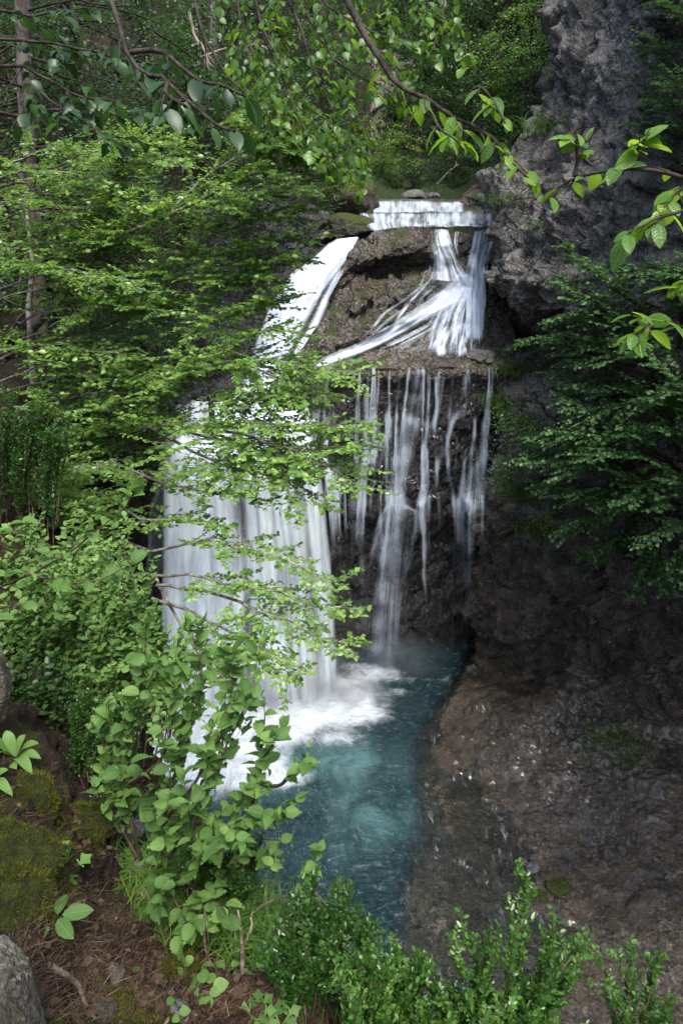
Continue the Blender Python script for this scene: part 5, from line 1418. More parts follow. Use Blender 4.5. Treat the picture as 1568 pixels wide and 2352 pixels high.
stone('dark mossy block overhanging the top of the chute', at(806, 520, 27.1), (.85, .7, .42), M_MOSSY, 2, 'boulder', 'boulder')
stone('dark rock at the right end of the upper river step', at(1104, 468, 29.6), (.75, .6, .42), M_CORE, 3, 'boulder', 'boulder')
stone('grey stone on the grass beside the upper river step', at(950, 449, 32.6), (.5, .4, .22), M_STONE, 4, 'stone', 'stone')
stone('small grey stone right of the grey bank stone', at(990, 452, 32.4), (.3, .3, .18), M_STONE, 5, 'stone', 'stone')
for k, (px, py, r, lab) in enumerate([(1090, 822, .20, 'pale stone left in the little heap on the ledge end'), (1103, 828, .16, 'pale stone at the front of the ledge heap'), (1113, 822, .24, 'largest pale stone of the ledge heap'),
                                      (1124, 832, .15, 'rightmost pale stone of the ledge heap'), (1098, 815, .16, 'stone at the back of the ledge heap')]):
    p, n = hit(px, py); stone(lab, p + UP * r * .3, (r * 1.3, r, r * .7), M_STONE, 10 + k, group='stones on the ledge end', sub=3)
for k, (px, py, r, lab) in enumerate([(1426, 1955, .10, 'white flat stone lying on the dark slab'), (1205, 1985, .14, 'whitish broken stone left on the wet slab'), (1225, 1995, .16, 'whitish broken stone right of the other on the wet slab'),
                                      (1505, 1975, .07, 'small pale stone near the slab twig'), (1420, 1905, .06, 'little pale pebble above the white flat stone'), (1300, 1700, .07, 'pale pebble under the overhang foot'),
                                      (1552, 1690, .12, 'pale chip at the overhang foot near the edge')]):
    p, n = hit(px, py); stone(lab, p + UP * r * .25, (r * 1.5, r, r * .5), M_STONE, 30 + k, group='loose stones on the slab', sub=3)
for k, (px, py, r, lab) in enumerate([(1285, 2035, .22, 'yellow green moss cushion on the wet slab'), (1255, 2300, .1, 'small moss cushion low on the slab'), (1235, 2060, .16, 'dark moss patch left of the yellow moss cushion')]):
    p, n = hit(px, py); stone(lab, p, (r * 1.1, r * 1.5, r * .45), M_MOSSY, 40 + k, 'moss_cushion', 'moss', sub=4)
stone('big pale lichened limestone boulder in the bottom corner', ad(0, 2330, 1.72) + np.array((-.06, 0, -.10)), (.135, .17, .21), M_LIME, 51, 'boulder', 'boulder', sub=5, rough=.3)
for k, (px, py, t, r, lab) in enumerate([(20, 1960, 2.95, .20, 'large bright moss mound at the left edge above the limestone boulder'), (-20, 2060, 2.7, .16, 'moss mound just under the large one at the left edge'),
                                          (190, 1880, 3.75, .13, 'small moss hump with dry grass beside the litter slope'), (395, 2240, 2.75, .10, 'flat moss pad low in the litter'), (60, 1830, 3.35, .14, 'dark earthy moss lump under the broad herb')]):
    p, n = hit(max(px, 2), py)
    p = ad(px, py, t) if p is None else p
    r *= .78
    o = stone(lab, p - UP * r * .35, (r * 1.2, r, r * .8), M_MOUND, 70 + k, 'moss_mound', 'moss', sub=5, group='moss mounds on the near bank')
    rg = np.random.RandomState(70 + k); nvt = len(o.data.vertices)
    vc = np.zeros(nvt * 3, np.float32); o.data.vertices.foreach_get('co', vc); vc = vc.reshape(-1, 3)
    vn = unit(vc / np.array((r * 1.2, r, r * .8)) ** 2)
    q = rg.choice(nvt, 6000); nb = len(q)
    me = leaf_mesh('moss_fronds', T_NEEDLE, vc[q] + rg.normal(size=(nb, 3)) * .004, unit(vn[q] + rg.normal(size=(nb, 3)) * .6), rg.normal(size=(nb, 3)), rg.uniform(.010, .026, nb), np.clip(.45 + .5 * fbm(vc[q] * 14, 2) + rg.normal(size=nb) * .2, 0, .99), M_MOSSBLADE, width=np.full(nb, .05))
    link('moss_fronds', me, o, kind='stuff')
stone('rough rock with rusty moss at the middle of the left edge', ad(-62, 1535, 3.4), (.12, .13, .32), M_LIME, 52, 'boulder', 'boulder', sub=5, rough=.35)
stone('smooth dark grey stone lying in the leaf litter by the shrub', ad(310, 1907, 3.75), (.065, .05, .04), M_STONE, 53, sub=4)
for k, (px, py, t, r, lab) in enumerate([(262, 2240, 2.62, .035, 'brown stone half sunk below the mossy patch'), (235, 2330, 2.3, .045, 'mossy stone at the lower edge beside the big boulder'), (405, 2330, 2.4, .04, 'pale stone at the lower edge in the moss'),
                                          (320, 1990, 3.45, .03, 'whitish stone in the litter by the grass')]):
    p, n = hit(px, py)
    p = ad(px, py, t) if p is None else p
    stone(lab, p, (r * 1.2, r, r * .9), M_STONE if k > 1 else M_LIME, 60 + k, sub=4, group='stones in the litter')
# ------------------------------------------------------------------ near shrubs
def gnd(px, py):
    """spot on the near bank seen at that pixel, or on its broken edge"""
    p, n = hit(px, py)
    return p if p is not None and p[1] < 6.5 else ad(px, py, float(np.interp(py, [1750, 2000, 2200, 2352], [4.6, 3.7, 3.05, 2.6])))
def px_path(l): return [ad(*p) for p in l]
def shrub(seed, label, base, stems, leaf, spacing, tpl, mat, bark, tw, dens, singles, name='shrub', r0=.008, sub=2, tint=.4, droop=.0, flat=.4, ang=55, start=.2, group=None, rise=.15, r_tw=.0025, ldroop=0.05, subl=.5, spread=(35, 70), single_tpl=None):
    rng = np.random.RandomState(seed)
    root = empty(name, base, label, 'shrub', group)
    lv = Leaves()
    for b in stems:
        mb = MB()
        path = px_path(b) if len(b[0]) == 3 and not isinstance(b[0], np.ndarray) else b
        L = sum(np.linalg.norm(path[i + 1] - path[i]) for i in range(len(path) - 1))
        spray(rng, lv, mb, path, r0, tw, max(3, int(L * dens)), leaf, spacing, start=start, sub=sub, tint=tint, droop=droop, r_tw=r_tw, flat=flat, ang=ang, rise=rise, ldroop=ldroop, subl=subl, spread=spread)
        link('stem', mb.mesh('stem', bark, base), root)
    crown_parts(root, lv, tpl, mat, base, singles, single_tpl=single_tpl)
    return sum(len(a) for a in lv.p)

b1 = ad(345, 2020, 3.6)
n1 = shrub(71, 'tall wayfaring shrub with large soft leaves at the bank edge before the white water', b1, [
    [(345,2020,3.6),(385,1850,3.25),(430,1700,3.05),(462,1570,2.95),(440,1480,2.9)],
    [(345,2020,3.6),(430,1900,3.2),(490,1790,3.0),(530,1690,2.9),(585,1590,2.8)],
    [(345,2020,3.6),(300,1900,3.4),(295,1760,3.25),(320,1620,3.15),(335,1470,3.05)],
    [(345,2020,3.6),(270,1890,3.45),(250,1780,3.35),(240,1690,3.3)],
    [(380,1880,3.3),(450,1790,3.05),(510,1690,2.95),(530,1600,2.9),(545,1530,2.85)],
    [(360,1960,3.5),(430,1930,3.2),(520,1900,3.0),(610,1860,2.9)],
    [(300,1800,3.3),(370,1740,3.1),(400,1640,3.0),(390,1560,2.95)],
    
    [(345,2020,3.6),(410,2010,3.3),(470,1960,3.1),(520,1960,3.0)]],
    .060, .058, T_HAZEL, L_HAZEL, BK_TWIG, .66, 9, 300, r0=.010, tint=.5, flat=.85)
b2 = ad(560, 2110, 3.5)
shrub(72, 'slender dark stemmed sapling standing before the teal pool', b2, [
    [(545,2110,3.5),(556,1990,3.3),(575,1880,3.15),(590,1800,3.05),(600,1720,2.95),(606,1660,2.9)],
    [(590,1810,3.05),(640,1810,2.95),(675,1770,2.88),(695,1752,2.85)],
    [(575,1890,3.15),(630,1880,3.0),(680,1862,2.9)],
    [(560,1980,3.3),(610,1960,3.1),(655,1965,3.0)],
    [(600,1730,2.95),(630,1700,2.9),(612,1690,2.9)]],
    .062, .05, T_HAZEL, L_HAZEL, BK_DARK, .38, 9, 200, r0=.011, tint=.5, sub=1)
shrub(73, 'thin arching twig with few leaves reaching out over the teal pool', ad(590, 2090, 3.3), [
    [(590,2090,3.3),(650,2060,3.15),(700,2030,3.05),(725,1985,3.0),(738,1935,2.95)],
    [(690,2035,3.06),(720,2045,3.0),(745,2075,2.95),(760,2100,2.93)]],
    .055, .055, T_HAZEL, L_HAZEL, BK_DEAD, .12, 10, 100, r0=.006, tint=.6, sub=0, start=.55)
shrub(74, 'low leafy branchlets drooping over the stick below the tall shrub', ad(400, 2010, 3.5), [
    [(400,2010,3.5),(440,2050,3.25),(470,2100,3.1),(480,2160,3.0)],
    [(400,2010,3.5),(400,2050,3.3),(420,2090,3.2),(450,2130,3.1)],
    [(430,2040,3.3),(490,2060,3.15),(530,2090,3.05)],
    [(470,2100,3.1),(470,2180,2.95),(490,2230,2.85),(510,2270,2.8)]],
    .066, .06, T_HAZEL, L_HAZEL, BK_TWIG, .3, 8, 150, r0=.007, tint=.3, sub=1, rise=.05)
shrub(75, 'hazel sprig with big shaded leaves in front of the beech stems', ad(-20, 1350, 4.6), [
    [(-60,1370,4.8),(60,1320,4.5),(160,1265,4.3),(250,1200,4.15),(320,1120,4.05)],
    [(-60,1290,4.8),(20,1230,4.6),(80,1200,4.5)],
    [(60,1320,4.5),(160,1340,4.3),(240,1330,4.2),(300,1300,4.1)],
    [(-60,1400,4.8),(60,1400,4.5),(130,1390,4.35),(190,1370,4.3)]],
    .085, .10, T_HAZEL, L_HAZEL, BK_TWIG, .35, 4, 150, r0=.009, tint=.35, sub=1)
shrub(76, 'dogwood thicket with pale small leaves filling the slope below the beech', ad(60, 1720, 5.3), [
    [(-40 + 45 * k + (k % 3) * 12, 1760 - (k % 4) * 35, 5.6 - .1 * (k % 3)), (0 + 44 * k, 1600 - (k % 5) * 40, 5.1), (20 + 42 * k + (k % 2) * 20, 1430 - (k % 3) * 70, 4.9)] for k in range(8)],
    .052, .034, T_BEECH, L_HAZEL, BK_TWIG, .95, 13, 200, r0=.009, tint=.45, sub=3)
shrub(77, 'dense dogwood with deeper green leaves along the left edge under the thicket', ad(100, 1650, 5.9), [
    [(-60 + 50 * k, 1700, 6.1), (-30 + 46 * k, 1530 - (k % 3) * 60, 5.9), (-10 + 44 * k, 1330 - (k % 3) * 50, 5.8)] for k in range(8)],
    .052, .034, T_BEECH, L_HAZEL, BK_TWIG, 1.0, 12, 0, r0=.009, tint=.25, sub=3)

shrub(78, 'dogwood leaning out over the bank edge in front of the white fall', ad(300, 1760, 5.2), [
    [(230 + 20 * k, 1760, 5.2), (255 + 22 * k, 1620 - (k % 3) * 60, 5.0), (285 + 20 * k + (k % 2) * 20, 1420 + (k % 4) * 75, 4.85)] for k in range(8)],
    .050, .034, T_BEECH, L_HAZEL, BK_TWIG, .8, 12, 150, r0=.008, tint=.4, sub=3)
shrub(79, 'low dogwood shoots with dark leaves above the broad herb at the left edge', ad(60, 1740, 4.6), [
    [(0 + 26 * k, 1745, 4.7), (2 + 26 * k, 1680 - (k % 3) * 15, 4.6), (4 + 25 * k + (k % 2) * 10, 1590 - (k % 3) * 30, 4.55)] for k in range(7)],
    .046, .034, T_BEECH, L_DEEP, BK_TWIG, .55, 18, 0, r0=.006, tint=.7, sub=3)
def boxshrub(seed, label, base, stems, leaf=.021, tint=.4, tw=.16, dens=34, singles=60, mat=None, sub=2, r0=.005, spacing=.0075):
    leaf = leaf * .8; dens = dens * .95; tw = tw * 1.7
    rj = np.random.RandomState(seed)
    stems = stems + [[(x + rj.normal() * 16, y + abs(rj.normal()) * 26, t + rj.normal() * .1) for x, y, t in b] for b in stems for _ in range(2 if len(b) == 3 else 1)]
    return shrub(seed, label, base, stems, leaf, spacing, T_BOX, mat or L_BOX, BK_TWIG, tw, dens, singles, name='box_shrub', r0=r0, sub=sub, tint=tint, rise=.22, r_tw=.0016, ang=48, flat=.8, start=.12, group='box shrubs on the bank', spread=(25, 60))
boxshrub(81, 'dark box bush hugging the left edge above the dogwood thicket', ad(20, 1200, 6.6), [
    [(-20 + 22 * k, 1230 - (k % 3) * 30, 6.4), (-20 + 22 * k, 1080 - (k % 4) * 20, 6.2), (-25 + 24 * k, 960 - (k % 3) * 30 + 8 * k, 6.1)] for k in range(8)], .036, .2, .34, 17, 0, sub=3, spacing=.018)
boxshrub(82, 'box bush with dark small leaves in front of the tall shrub stems', ad(200, 1800, 4.4), [
    [(180 + 14 * k, 1800 - (k % 3) * 15, 4.4), (175 + 18 * k, 1720 - (k % 3) * 20, 4.3), (170 + 20 * k, 1640 - (k % 3) * 22, 4.2)] for k in range(8)], .022, .3, .2, 30, 0)
boxshrub(83, 'tiny box seedling growing in the red litter left of the smooth grey stone', ad(210, 1900, 4.0), [
    [(215 + 22 * k, 1925 - (k % 2) * 40, 3.95), (212 + 24 * k, 1890 - (k % 3) * 30, 3.9), (214 + 25 * k, 1855 - (k % 3) * 30, 3.85)] for k in range(5)], .02, .25, .1, 26, 0, sub=1)
boxshrub(84, 'box bush in the shade between sapling and fallen stick', ad(500, 2080, 3.5), [
    [(450 + 16 * k, 2080 - (k % 2) * 20, 3.55), (445 + 20 * k, 2020 - (k % 3) * 20, 3.4), (440 + 23 * k, 1960 - (k % 3) * 25, 3.3)] for k in range(8)], .021, .3, .16, 30, 0)
boxshrub(85, 'tall dark box bush standing at the pool edge right of the pale dead twig', ad(720, 2330, 2.9), [
    [(660 + 12 * k, 2330, 2.85), (650 + 17 * k, 2220 - (k % 3) * 20, 2.7), (640 + 22 * k + (k % 2) * 10, 2110 - (k % 4) * 25 + (40 if k in (0, 9) else 0), 2.6)] for k in range(10)], .022, .32, .17, 34, 100)
boxshrub(86, 'light green box bush at the lower edge beside the tall dark one', ad(870, 2400, 2.5), [
    [(800 + 14 * k, 2420, 2.45), (800 + 18 * k, 2320 - (k % 3) * 15, 2.35), (795 + 22 * k, 2230 - (k % 3) * 28 + 4 * k, 2.3)] for k in range(9)], .022, .6, .14, 36, 100)
boxshrub(87, 'box bush with upright shoots before the brown slab, tallest shoots in the middle', ad(1150, 2450, 2.5), [
    [(1080,2440,2.4),(1090,2320,2.3),(1110,2230,2.25),(1120,2170,2.2)], [(1120,2440,2.4),(1180,2280,2.3),(1195,2150,2.2),(1200,2060,2.15),(1192,2010,2.12)],
    [(1140,2440,2.4),(1230,2270,2.3),(1260,2170,2.2),(1272,2120,2.17)], [(1140,2440,2.4),(1260,2300,2.3),(1310,2220,2.25),(1345,2160,2.2)],
    [(1110,2440,2.4),(1110,2280,2.35),(1085,2180,2.3),(1060,2120,2.28)], [(1090,2440,2.4),(1040,2360,2.35),(1000,2290,2.3),(985,2260,2.3)],
    [(1170,2440,2.4),(1240,2340,2.3),(1290,2290,2.25),(1300,2270,2.2)], [(1100,2440,2.4),(1060,2330,2.3),(1050,2290,2.3)], [(1200,2440,2.35),(1210,2330,2.3),(1215,2260,2.25)]], .022, .6, .13, 34, 100, sub=1)
boxshrub(88, 'sparse box sprigs at the lower right before the dark slab', ad(1450, 2460, 2.5), [
    [(1430,2440,2.4),(1440,2330,2.35),(1445,2230,2.3),(1440,2170,2.28)], [(1440,2440,2.4),(1480,2320,2.35),(1500,2240,2.3),(1510,2200,2.28)],
    [(1420,2440,2.4),(1400,2330,2.35),(1380,2260,2.3)], [(1470,2440,2.4),(1510,2360,2.35),(1530,2300,2.3)]], .021, .5, .11, 28, 60, sub=1)
boxshrub(89, 'low pale box bush filling the lower edge under the upright shoots', ad(1000, 2450, 2.4), [
    [(960 + 20 * k, 2450, 2.35), (960 + 24 * k, 2380 - (k % 3) * 10, 2.3), (955 + 27 * k, 2330 - (k % 3) * 20, 2.25)] for k in range(11)], .022, .65, .12, 34, 0)

# ------------------------------------------------------------------ boughs hanging into the picture from above and from the right
def bough(seed, label, base, limbs, leaf, spacing, tpl, mat, bark, tw, dens, singles, **k):
    return hanging_tree(seed, label, base, [px_path(b) for b in limbs], leaf, spacing, tpl, mat, bark, tw=tw, dens=dens, singles=singles, cat='branch', name='overhanging_branch', **k)
bough(91, 'long dark bough slanting down from the top edge toward the right cliff', ad(760, -80, 3.3), [
    [(760,-80,3.3),(830,60,3.1),(880,140,3.0),(925,205,2.95),(1000,240,2.9),(1045,268,2.88),(1120,325,2.8),(1180,395,2.72),(1215,440,2.68)]],
    .085, .08, T_LONG, L_TOP, BK_DARK, .24, 5, 120, r0=.016, sub=0, tint=.4, start=.42, ldroop=.35)
bough(92, 'forked twig with fresh leaves hanging beside the long slanting bough', ad(985, 240, 2.9), [
    [(985,240,2.9),(1010,290,2.85),(1045,325,2.8),(1060,350,2.78)], [(1045,268,2.88),(1090,205,2.8),(1130,230,2.75),(1160,280,2.7)], [(1090,300,2.82),(1130,310,2.78),(1160,340,2.75),(1215,390,2.7)]],
    .085, .07, T_LONG, L_TOP, BK_DARK, .1, 7, 80, r0=.005, sub=0, tint=.5, start=.3, ldroop=.3)
bough(93, 'leafy bough reaching in from the right edge to meet the slanting bough', ad(1660, 425, 2.4), [
    [(1660,425,2.4),(1540,398,2.4),(1440,380,2.42),(1380,388,2.45),(1320,405,2.5),(1268,438,2.55),(1225,450,2.6)], [(1440,380,2.42),(1460,350,2.4),(1470,330,2.38)], [(1320,405,2.5),(1325,360,2.5),(1320,330,2.48)],
    [(1600,410,2.4),(1560,430,2.38),(1530,460,2.36)]],
    .08, .065, T_LONG, L_TOP, BK_DARK, .15, 7, 120, r0=.008, sub=0, tint=.45, start=.25, ldroop=.25)
bough(94, 'sprig with a fan of leaves at the right edge under the leafy bough', ad(1650, 440, 2.2), [
    [(1650,440,2.2),(1570,470,2.2),(1510,490,2.2),(1470,515,2.2),(1440,530,2.2)], [(1640,640,2.2),(1590,640,2.2),(1560,650,2.2)]],
    .08, .06, T_LONG, L_TOP, BK_DARK, .12, 8, 60, r0=.006, sub=0, tint=.5, start=.45, ldroop=.15)
bough(95, 'lowest bright sprig at the right edge above the maple tops', ad(1650, 780, 2.2), [
    [(1650,780,2.2),(1580,750,2.2),(1510,735,2.2),(1450,728,2.2)], [(1510,735,2.2),(1480,760,2.18),(1460,780,2.16)]],
    .075, .05, T_LONG, L_TOP, BK_DARK, .12, 9, 60, r0=.006, sub=0, tint=.5, start=.3, ldroop=.15)
bough(96, 'dark bough with long hanging leaves crossing the upper left', ad(230, -80, 3.9), [
    [(230,-80,3.9),(300,120,3.7),(385,190,3.55),(470,260,3.4),(540,300,3.3)], [(385,190,3.55),(380,230,3.5),(420,260,3.45)], [(300,120,3.7),(380,130,3.6),(470,190,3.5),(560,210,3.4)]],
    .11, .10, T_LONG, L_DEEP, BK_DARK, .22, 6, 100, r0=.014, sub=0, tint=.75, start=.3, ldroop=.6)
bough(97, 'shaded spray of dark leaves spreading from the top left corner', ad(-80, 60, 4.6), [
    [(-80,60,4.6),(60,95,4.4),(160,110,4.3),(300,130,4.1),(420,140,4.0)], [(-80,150,4.6),(60,170,4.4),(180,210,4.3),(300,250,4.2),(400,290,4.1)], [(-80,10,4.6),(80,30,4.4),(200,20,4.3)],
    [(60,170,4.4),(120,240,4.3),(220,290,4.2),(320,330,4.1)]],
    .085, .06, T_HAZEL, L_DEEP, BK_DARK, .5, 6, 150, r0=.012, sub=1, tint=.35, start=.1, ldroop=.2)
bough(98, 'linden-like boughs with round backlit leaves hanging from the top middle', ad(760, -160, 5.4), [
    [(640,-160,5.4),(700,20,5.2),(760,130,5.1),(800,240,5.0),(815,330,5.0)], [(700,-160,5.4),(800,10,5.2),(870,120,5.1),(920,180,5.0)], [(860,-160,5.4),(950,-20,5.2),(1000,40,5.1),(1040,60,5.05)],
    [(560,-160,5.5),(600,60,5.3),(650,180,5.2),(700,290,5.1),(760,370,5.0),(810,395,5.0)], [(520,-160,5.5),(560,80,5.4),(600,180,5.3),(640,260,5.2)], [(1000,-160,5.3),(1020,-30,5.2),(1010,60,5.1),(985,130,5.0)],
    [(760,130,5.1),(830,170,5.0),(900,220,4.95)], [(640,-160,5.3),(740,-10,5.1),(830,60,5.0),(960,100,4.9)]],
    .056, .055, T_BROAD, L_LINDEN, BK_DARK, .85, 8, 300, r0=.012, sub=2, tint=.3, start=.2, droop=.1, ldroop=.3, flat=.5)
bough(99, 'deep green drooping spray ending above the boulder by the river', ad(640, 60, 6.4), [
    [(560,60,6.8),(640,240,6.5),(720,300,6.3),(790,360,6.1),(830,395,6.0)], [(560,100,6.8),(640,300,6.5),(700,340,6.3),(760,400,6.2)], [(600,60,6.7),(700,240,6.4),(780,290,6.2),(830,320,6.1)], [(540,130,6.9),(600,280,6.6),(670,320,6.4),(720,370,6.3)]],
    .066, .045, T_BROAD, L_LINDEN, BK_DARK, .7, 9, 150, r0=.012, sub=2, tint=.3, start=.3, droop=.06, ldroop=.2)
# bare twigs hanging through the upper left
for k, (lab, pts, r) in enumerate([
    ('thin bare twig arching down left of the long slanting bough', [(640,-60,4.2),(690,60,4.2),(720,160,4.2),(770,260,4.2)], .009), ('dark bare branch hanging through the linden leaves', [(430,-60,4.4),(470,80,4.4),(520,170,4.4),(600,260,4.4)], .012),
    ('bare bent twig before the pine trunk', [(-40,250,6),(60,265,6),(150,255,6),(240,300,6)], .016), ('long bare twig crossing the beech crown from the left edge', [(-30,440,7),(60,420,7),(140,480,7),(230,560,7)], .014),
    ('bare spreading twig at the left edge below the pine', [(-40,660,7.5),(40,700,7.5),(110,720,7.5),(180,700,7.5)], .012), ('dry twig fan at the left edge above the dark box bush', [(-30,830,8),(60,790,8),(120,800,8),(170,760,8)], .012)]):
    dead_branch(lab, px_path(pts), r, 7, 120 + k, BK_DARK, name='bare_twig', cat='twig', side=.7)

# ------------------------------------------------------------------ foreground ground cover
def litter_mat():
    m = NT('dead_leaf')
    t = m.attr('tint').outputs[2]
    c = m.mix(m.ramp(t, 0, .6), (.016, .009, .006), (.052, .031, .018))
    c = m.mix(m.ramp(t, .7, 1.0), c, (.17, .12, .08))
    return m.finish(m.n('BsdfPrincipled', {'Base Color': c, 'Roughness': .75, 'Specular IOR Level': .25}))
M_DEAD = litter_mat()
def ground_scatter(seed, boxes, n, maxn=.2):
    """points on the bank seen in the given photo windows"""
    rng = np.random.RandomState(seed); P, Nn = [], []
    while len(P) < n:
        x0, y0, x1, y1 = boxes[rng.randint(len(boxes))]
        p, nn = hit(rng.uniform(x0, x1), rng.uniform(y0, y1))
        if p is None or p[2] < 11.5 or p[1] > 6.5: continue
        P.append(p); Nn.append(nn if nn[2] > 0 else -nn)
    return np.array(P), np.array(Nn), rng
P, Nn, rng = ground_scatter(5, [(0, 1750, 600, 2352), (150, 1760, 420, 1960), (300, 2000, 760, 2352), (600, 2230, 1000, 2352)], 2300)
n = len(P)
me = leaf_mesh('leaf_litter', T_BEECH, P + Nn * rng.uniform(.002, .02, (n, 1)), unit(rng.normal(size=(n, 3)) * np.array((1, 1, .35))), Nn + rng.normal(size=(n, 3)) * .9, np.exp(rng.normal(-3.75, .42, n)).clip(.01, .07), np.clip(rng.normal(.32, .25, n), 0, 1), M_DEAD)
link('leaf_litter', me, kind='stuff')
P, Nn, rng = ground_scatter(6, [(0, 1750, 600, 2352), (0, 2050, 700, 2352), (600, 2250, 1000, 2352)], 11000)
n = len(P)
me = leaf_mesh('pine_needle_litter', T_NEEDLE, P + Nn * rng.uniform(.002, .012, (n, 1)), unit(rng.normal(size=(n, 3)) * np.array((1, 1, .25))), Nn + rng.normal(size=(n, 3)) * .4, rng.uniform(.03, .09, n), np.clip(rng.normal(.6, .15, n), 0, 1), M_DEAD, width=np.full(n, .045))
link('pine_needle_litter', me, kind='stuff')
P, Nn, rng = ground_scatter(7, [(0, 1830, 95, 2110), (120, 1850, 230, 1960), (0, 1980, 170, 2130), (290, 2040, 420, 2120), (360, 2140, 480, 2260), (250, 2260, 420, 2352), (640, 2200, 760, 2300)], 26000)
w_ = fbm(P * 5.0, 3); k = w_ > -.12; P, Nn = P[k], Nn[k]; n = len(P)
me = leaf_mesh('moss', T_NEEDLE, P, unit(Nn + rng.normal(size=(n, 3)) * .55), rng.normal(size=(n, 3)), rng.uniform(.010, .03, n), np.clip(.45 + w_[k] * .5 + rng.normal(size=n) * .2, 0, .99), M_MOSSBLADE, width=np.full(n, .055))
link('moss', me, kind='stuff')
for k, (px, py, nb, L, lab) in enumerate([(330, 1890, 70, .16, 'short grass tuft beside the smooth grey stone'), (350, 2000, 110, .20, 'bright grass tuft right of the whitish litter stone'), (395, 2050, 120, .22, 'grass tuft at the upper end of the fallen stick'),
                                          (420, 2110, 150, .24, 'thick bright grass in the middle of the near bank'), (540, 2140, 120, .22, 'grass tuft below the low leafy branchlets'), (555, 2110, 90, .2, 'grass between shrub foot and fallen stick'),
                                          (600, 2200, 60, .16, 'sparse grass blades near the end of the fallen stick'), (690, 2260, 60, .15, 'grass blades at the foot of the tall dark box bush'), (490, 2060, 100, .2, 'grass clump under the big low leaves'),
                                          (340, 2080, 70, .18, 'grass blades above the mossy patch'), (645, 2190, 80, .2, 'dark grass clump at the dead twig foot')]):
    p = gnd(px, py)
    grass_tuft(400 + k, lab, px, py, .12, nb * 4, L * 1.1, group='grass tufts on the near bank', P0=p)
dead_branch('long brown fallen stick running down the near bank to the box bush', [gnd(325, 2050) + UP * .03, gnd(400, 2090) + UP * .05, gnd(470, 2150) + UP * .05, gnd(545, 2205) + UP * .05, gnd(635, 2262) + UP * .04], .022, 3, 141, BK_DEAD, 'fallen_stick', 'stick')
dead_branch('thin lichened twig lying across the litter from the seedling', [gnd(90, 1960) + UP * .05, gnd(130, 2040) + UP * .03, gnd(220, 2080) + UP * .03, gnd(330, 2130) + UP * .03, gnd(430, 2195) + UP * .03], .008, 2, 142, BK_DARK, 'fallen_twig', 'twig')
dead_branch('crooked brown stick beside the big lichened boulder', [gnd(120, 2230) + UP * .03, gnd(180, 2270) + UP * .03, gnd(200, 2310) + UP * .03, gnd(215, 2350) + UP * .02], .013, 1, 143, BK_DEAD, 'fallen_stick', 'stick')
dead_branch('short dark stick by the smooth grey stone', [gnd(240, 1930) + UP * .03, gnd(270, 1922) + UP * .04, gnd(300, 1895) + UP * .05], .02, 1, 144, BK_TWIG, 'fallen_stick', 'stick')
dead_branch('pale dead forked twig standing upright before the pool', [gnd(560, 2240), ad(556, 2170, 3.05), ad(550, 2120, 3.0), ad(546, 2090, 3.0)], .011, 0, 145, BK_DEAD, 'dead_twig', 'twig')
dead_branch('pale dead side twig leaning right of the upright forked twig', [ad(556, 2180, 3.05), ad(570, 2150, 3.0), ad(580, 2120, 3.0), ad(576, 2105, 3.0)], .008, 1, 146, BK_DEAD, 'dead_twig', 'twig')
dead_branch('bare brown twig pointing over the pool from the upright dead twig', [gnd(600, 2215) + UP * .04, ad(620, 2205, 3.0), ad(650, 2210, 2.95), ad(690, 2215, 2.9)], .009, 3, 147, BK_TWIG, 'dead_twig', 'twig')
def seedling(seed, label, px, py, ht, nl, leaf, tpl, mat, spread=.06, name='seedling', tint=.25):
    rng = np.random.RandomState(seed)
    p = gnd(px, py)
    root = empty(name, p, label, 'plant', 'seedlings on the near bank')
    top = p + UP * ht + np.array((rng.normal() * .02, -.03, 0))
    mb = MB(); mb.tube(spline([p - UP * .01, p * .5 + top * .5 + np.array((.01, .01, 0)), top], 7), np.linspace(.003, .0015, 7), 5)
    link('stem', mb.mesh('stem', BK_TWIG, p), root)
    lv = Leaves()
    a = rng.uniform(0, 6.28) + np.arange(nl) * 2.4
    D = np.stack([np.cos(a), np.sin(a), rng.uniform(-.2, .25, nl)], 1)
    q = top - UP * (np.arange(nl) % 3)[:, None] * ht * .2 + D * spread * rng.uniform(.15, .6, (nl, 1))
    lv.add(q, D, UP + np.array((0, -.35, 0)) + rng.normal(size=(nl, 3)) * .2, leaf * rng.uniform(.75, 1.15, nl), np.clip(tint + rng.normal(size=nl) * .12, 0, .99))
    crown_parts(root, lv, tpl, mat, p, nl)
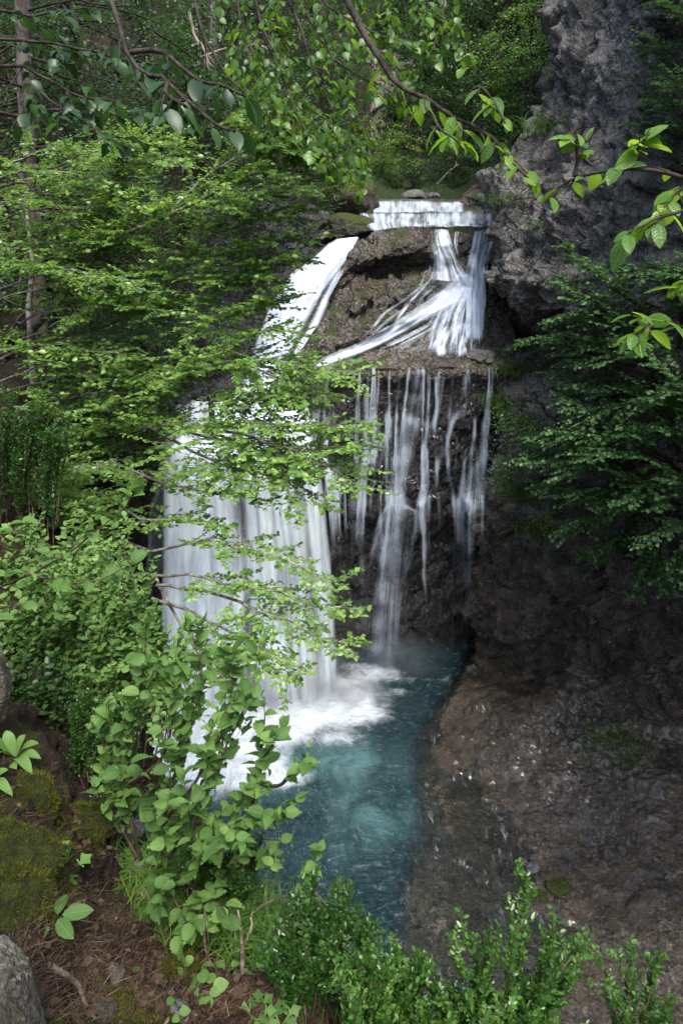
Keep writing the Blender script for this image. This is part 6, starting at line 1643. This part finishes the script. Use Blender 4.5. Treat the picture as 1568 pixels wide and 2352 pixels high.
for k, (px, py, ht, nl, lf, tpl, mt, lab) in enumerate([
    (130, 1985, .13, 7, .09, T_MAPLE, L_BEECH, 'bright seedling with lobed leaves at the head of the lichened twig'), (180, 1998, .07, 3, .08, T_MAPLE, L_BEECH, 'three leaved seedling right of the bright lobed one'),
    (130, 2120, .08, 4, .10, T_LONG, L_HAZEL, 'seedling with long oval leaves in the middle of the litter'), (310, 2240, .05, 4, .05, T_BROAD, L_HAZEL, 'small seedling in the moss near the lower edge'),
    (490, 2270, .06, 9, .055, T_BROAD, L_HAZEL, 'leafy seedling patch at the end of the low branchlets'), (395, 2330, .05, 4, .04, T_BROAD, L_HAZEL, 'tiny seedling at the lower edge beside the pale stone'),
    (640, 2340, .07, 12, .055, T_MAPLE, L_HAZEL, 'dull seedling patch at the lower edge under the tall box bush'), (610, 2320, .06, 9, .05, T_MAPLE, L_HAZEL, 'dull seedling left of the lower edge patch')]):
    seedling(160 + k, lab, px, py, ht, nl, lf, tpl, mt)
def broadleaf_herb(seed, label, t0, leaves):
    """stemless herb: long arching leaf blades"""
    p = ad(*t0); root = empty('herb', p, label, 'plant')
    for i, (ex, ey, et, wd) in enumerate(leaves):
        e = ad(ex, ey, et); L = np.linalg.norm(e - p)
        c = spline([p, p * .5 + e * .5 + UP * L * .22, e], 9)
        T_ = unit(np.gradient(c, axis=0)); S = unit(np.cross(T_, UP)) * (wd * np.sin(np.linspace(.12, 3.1, 9)))[:, None]
        co = np.concatenate([c - S + UP * wd * .25, c, c + S + UP * wd * .25])
        q = [(j, j + 1, 9 + j + 1, 9 + j) for j in range(8)] + [(9 + j, 9 + j + 1, 18 + j + 1, 18 + j) for j in range(8)]
        me = raw_mesh('leaf', co - p, np.array(q), 4, L_HAZEL)
        attr(me, 'tint', np.full(27, .15 + .1 * (i % 3)))
        link('leaf', me, root)
broadleaf_herb(1, 'herb with long broad shining leaves on the ledge at the left edge', (35, 1745, 3.5), [(-40,1690,3.4,.03),(15,1680,3.5,.03),(60,1690,3.5,.03),(90,1710,3.45,.03),(75,1780,3.3,.03),(30,1800,3.3,.028),(95,1745,3.4,.028),(-20,1740,3.3,.028)])
broadleaf_herb(2, 'paler strap leaved herb lower on the mossy step by the left edge', (-20, 1800, 3.2), [(20,1770,3.2,.025),(-60,1760,3.1,.025),(30,1830,3.05,.025),(-10,1850,3.0,.022)])
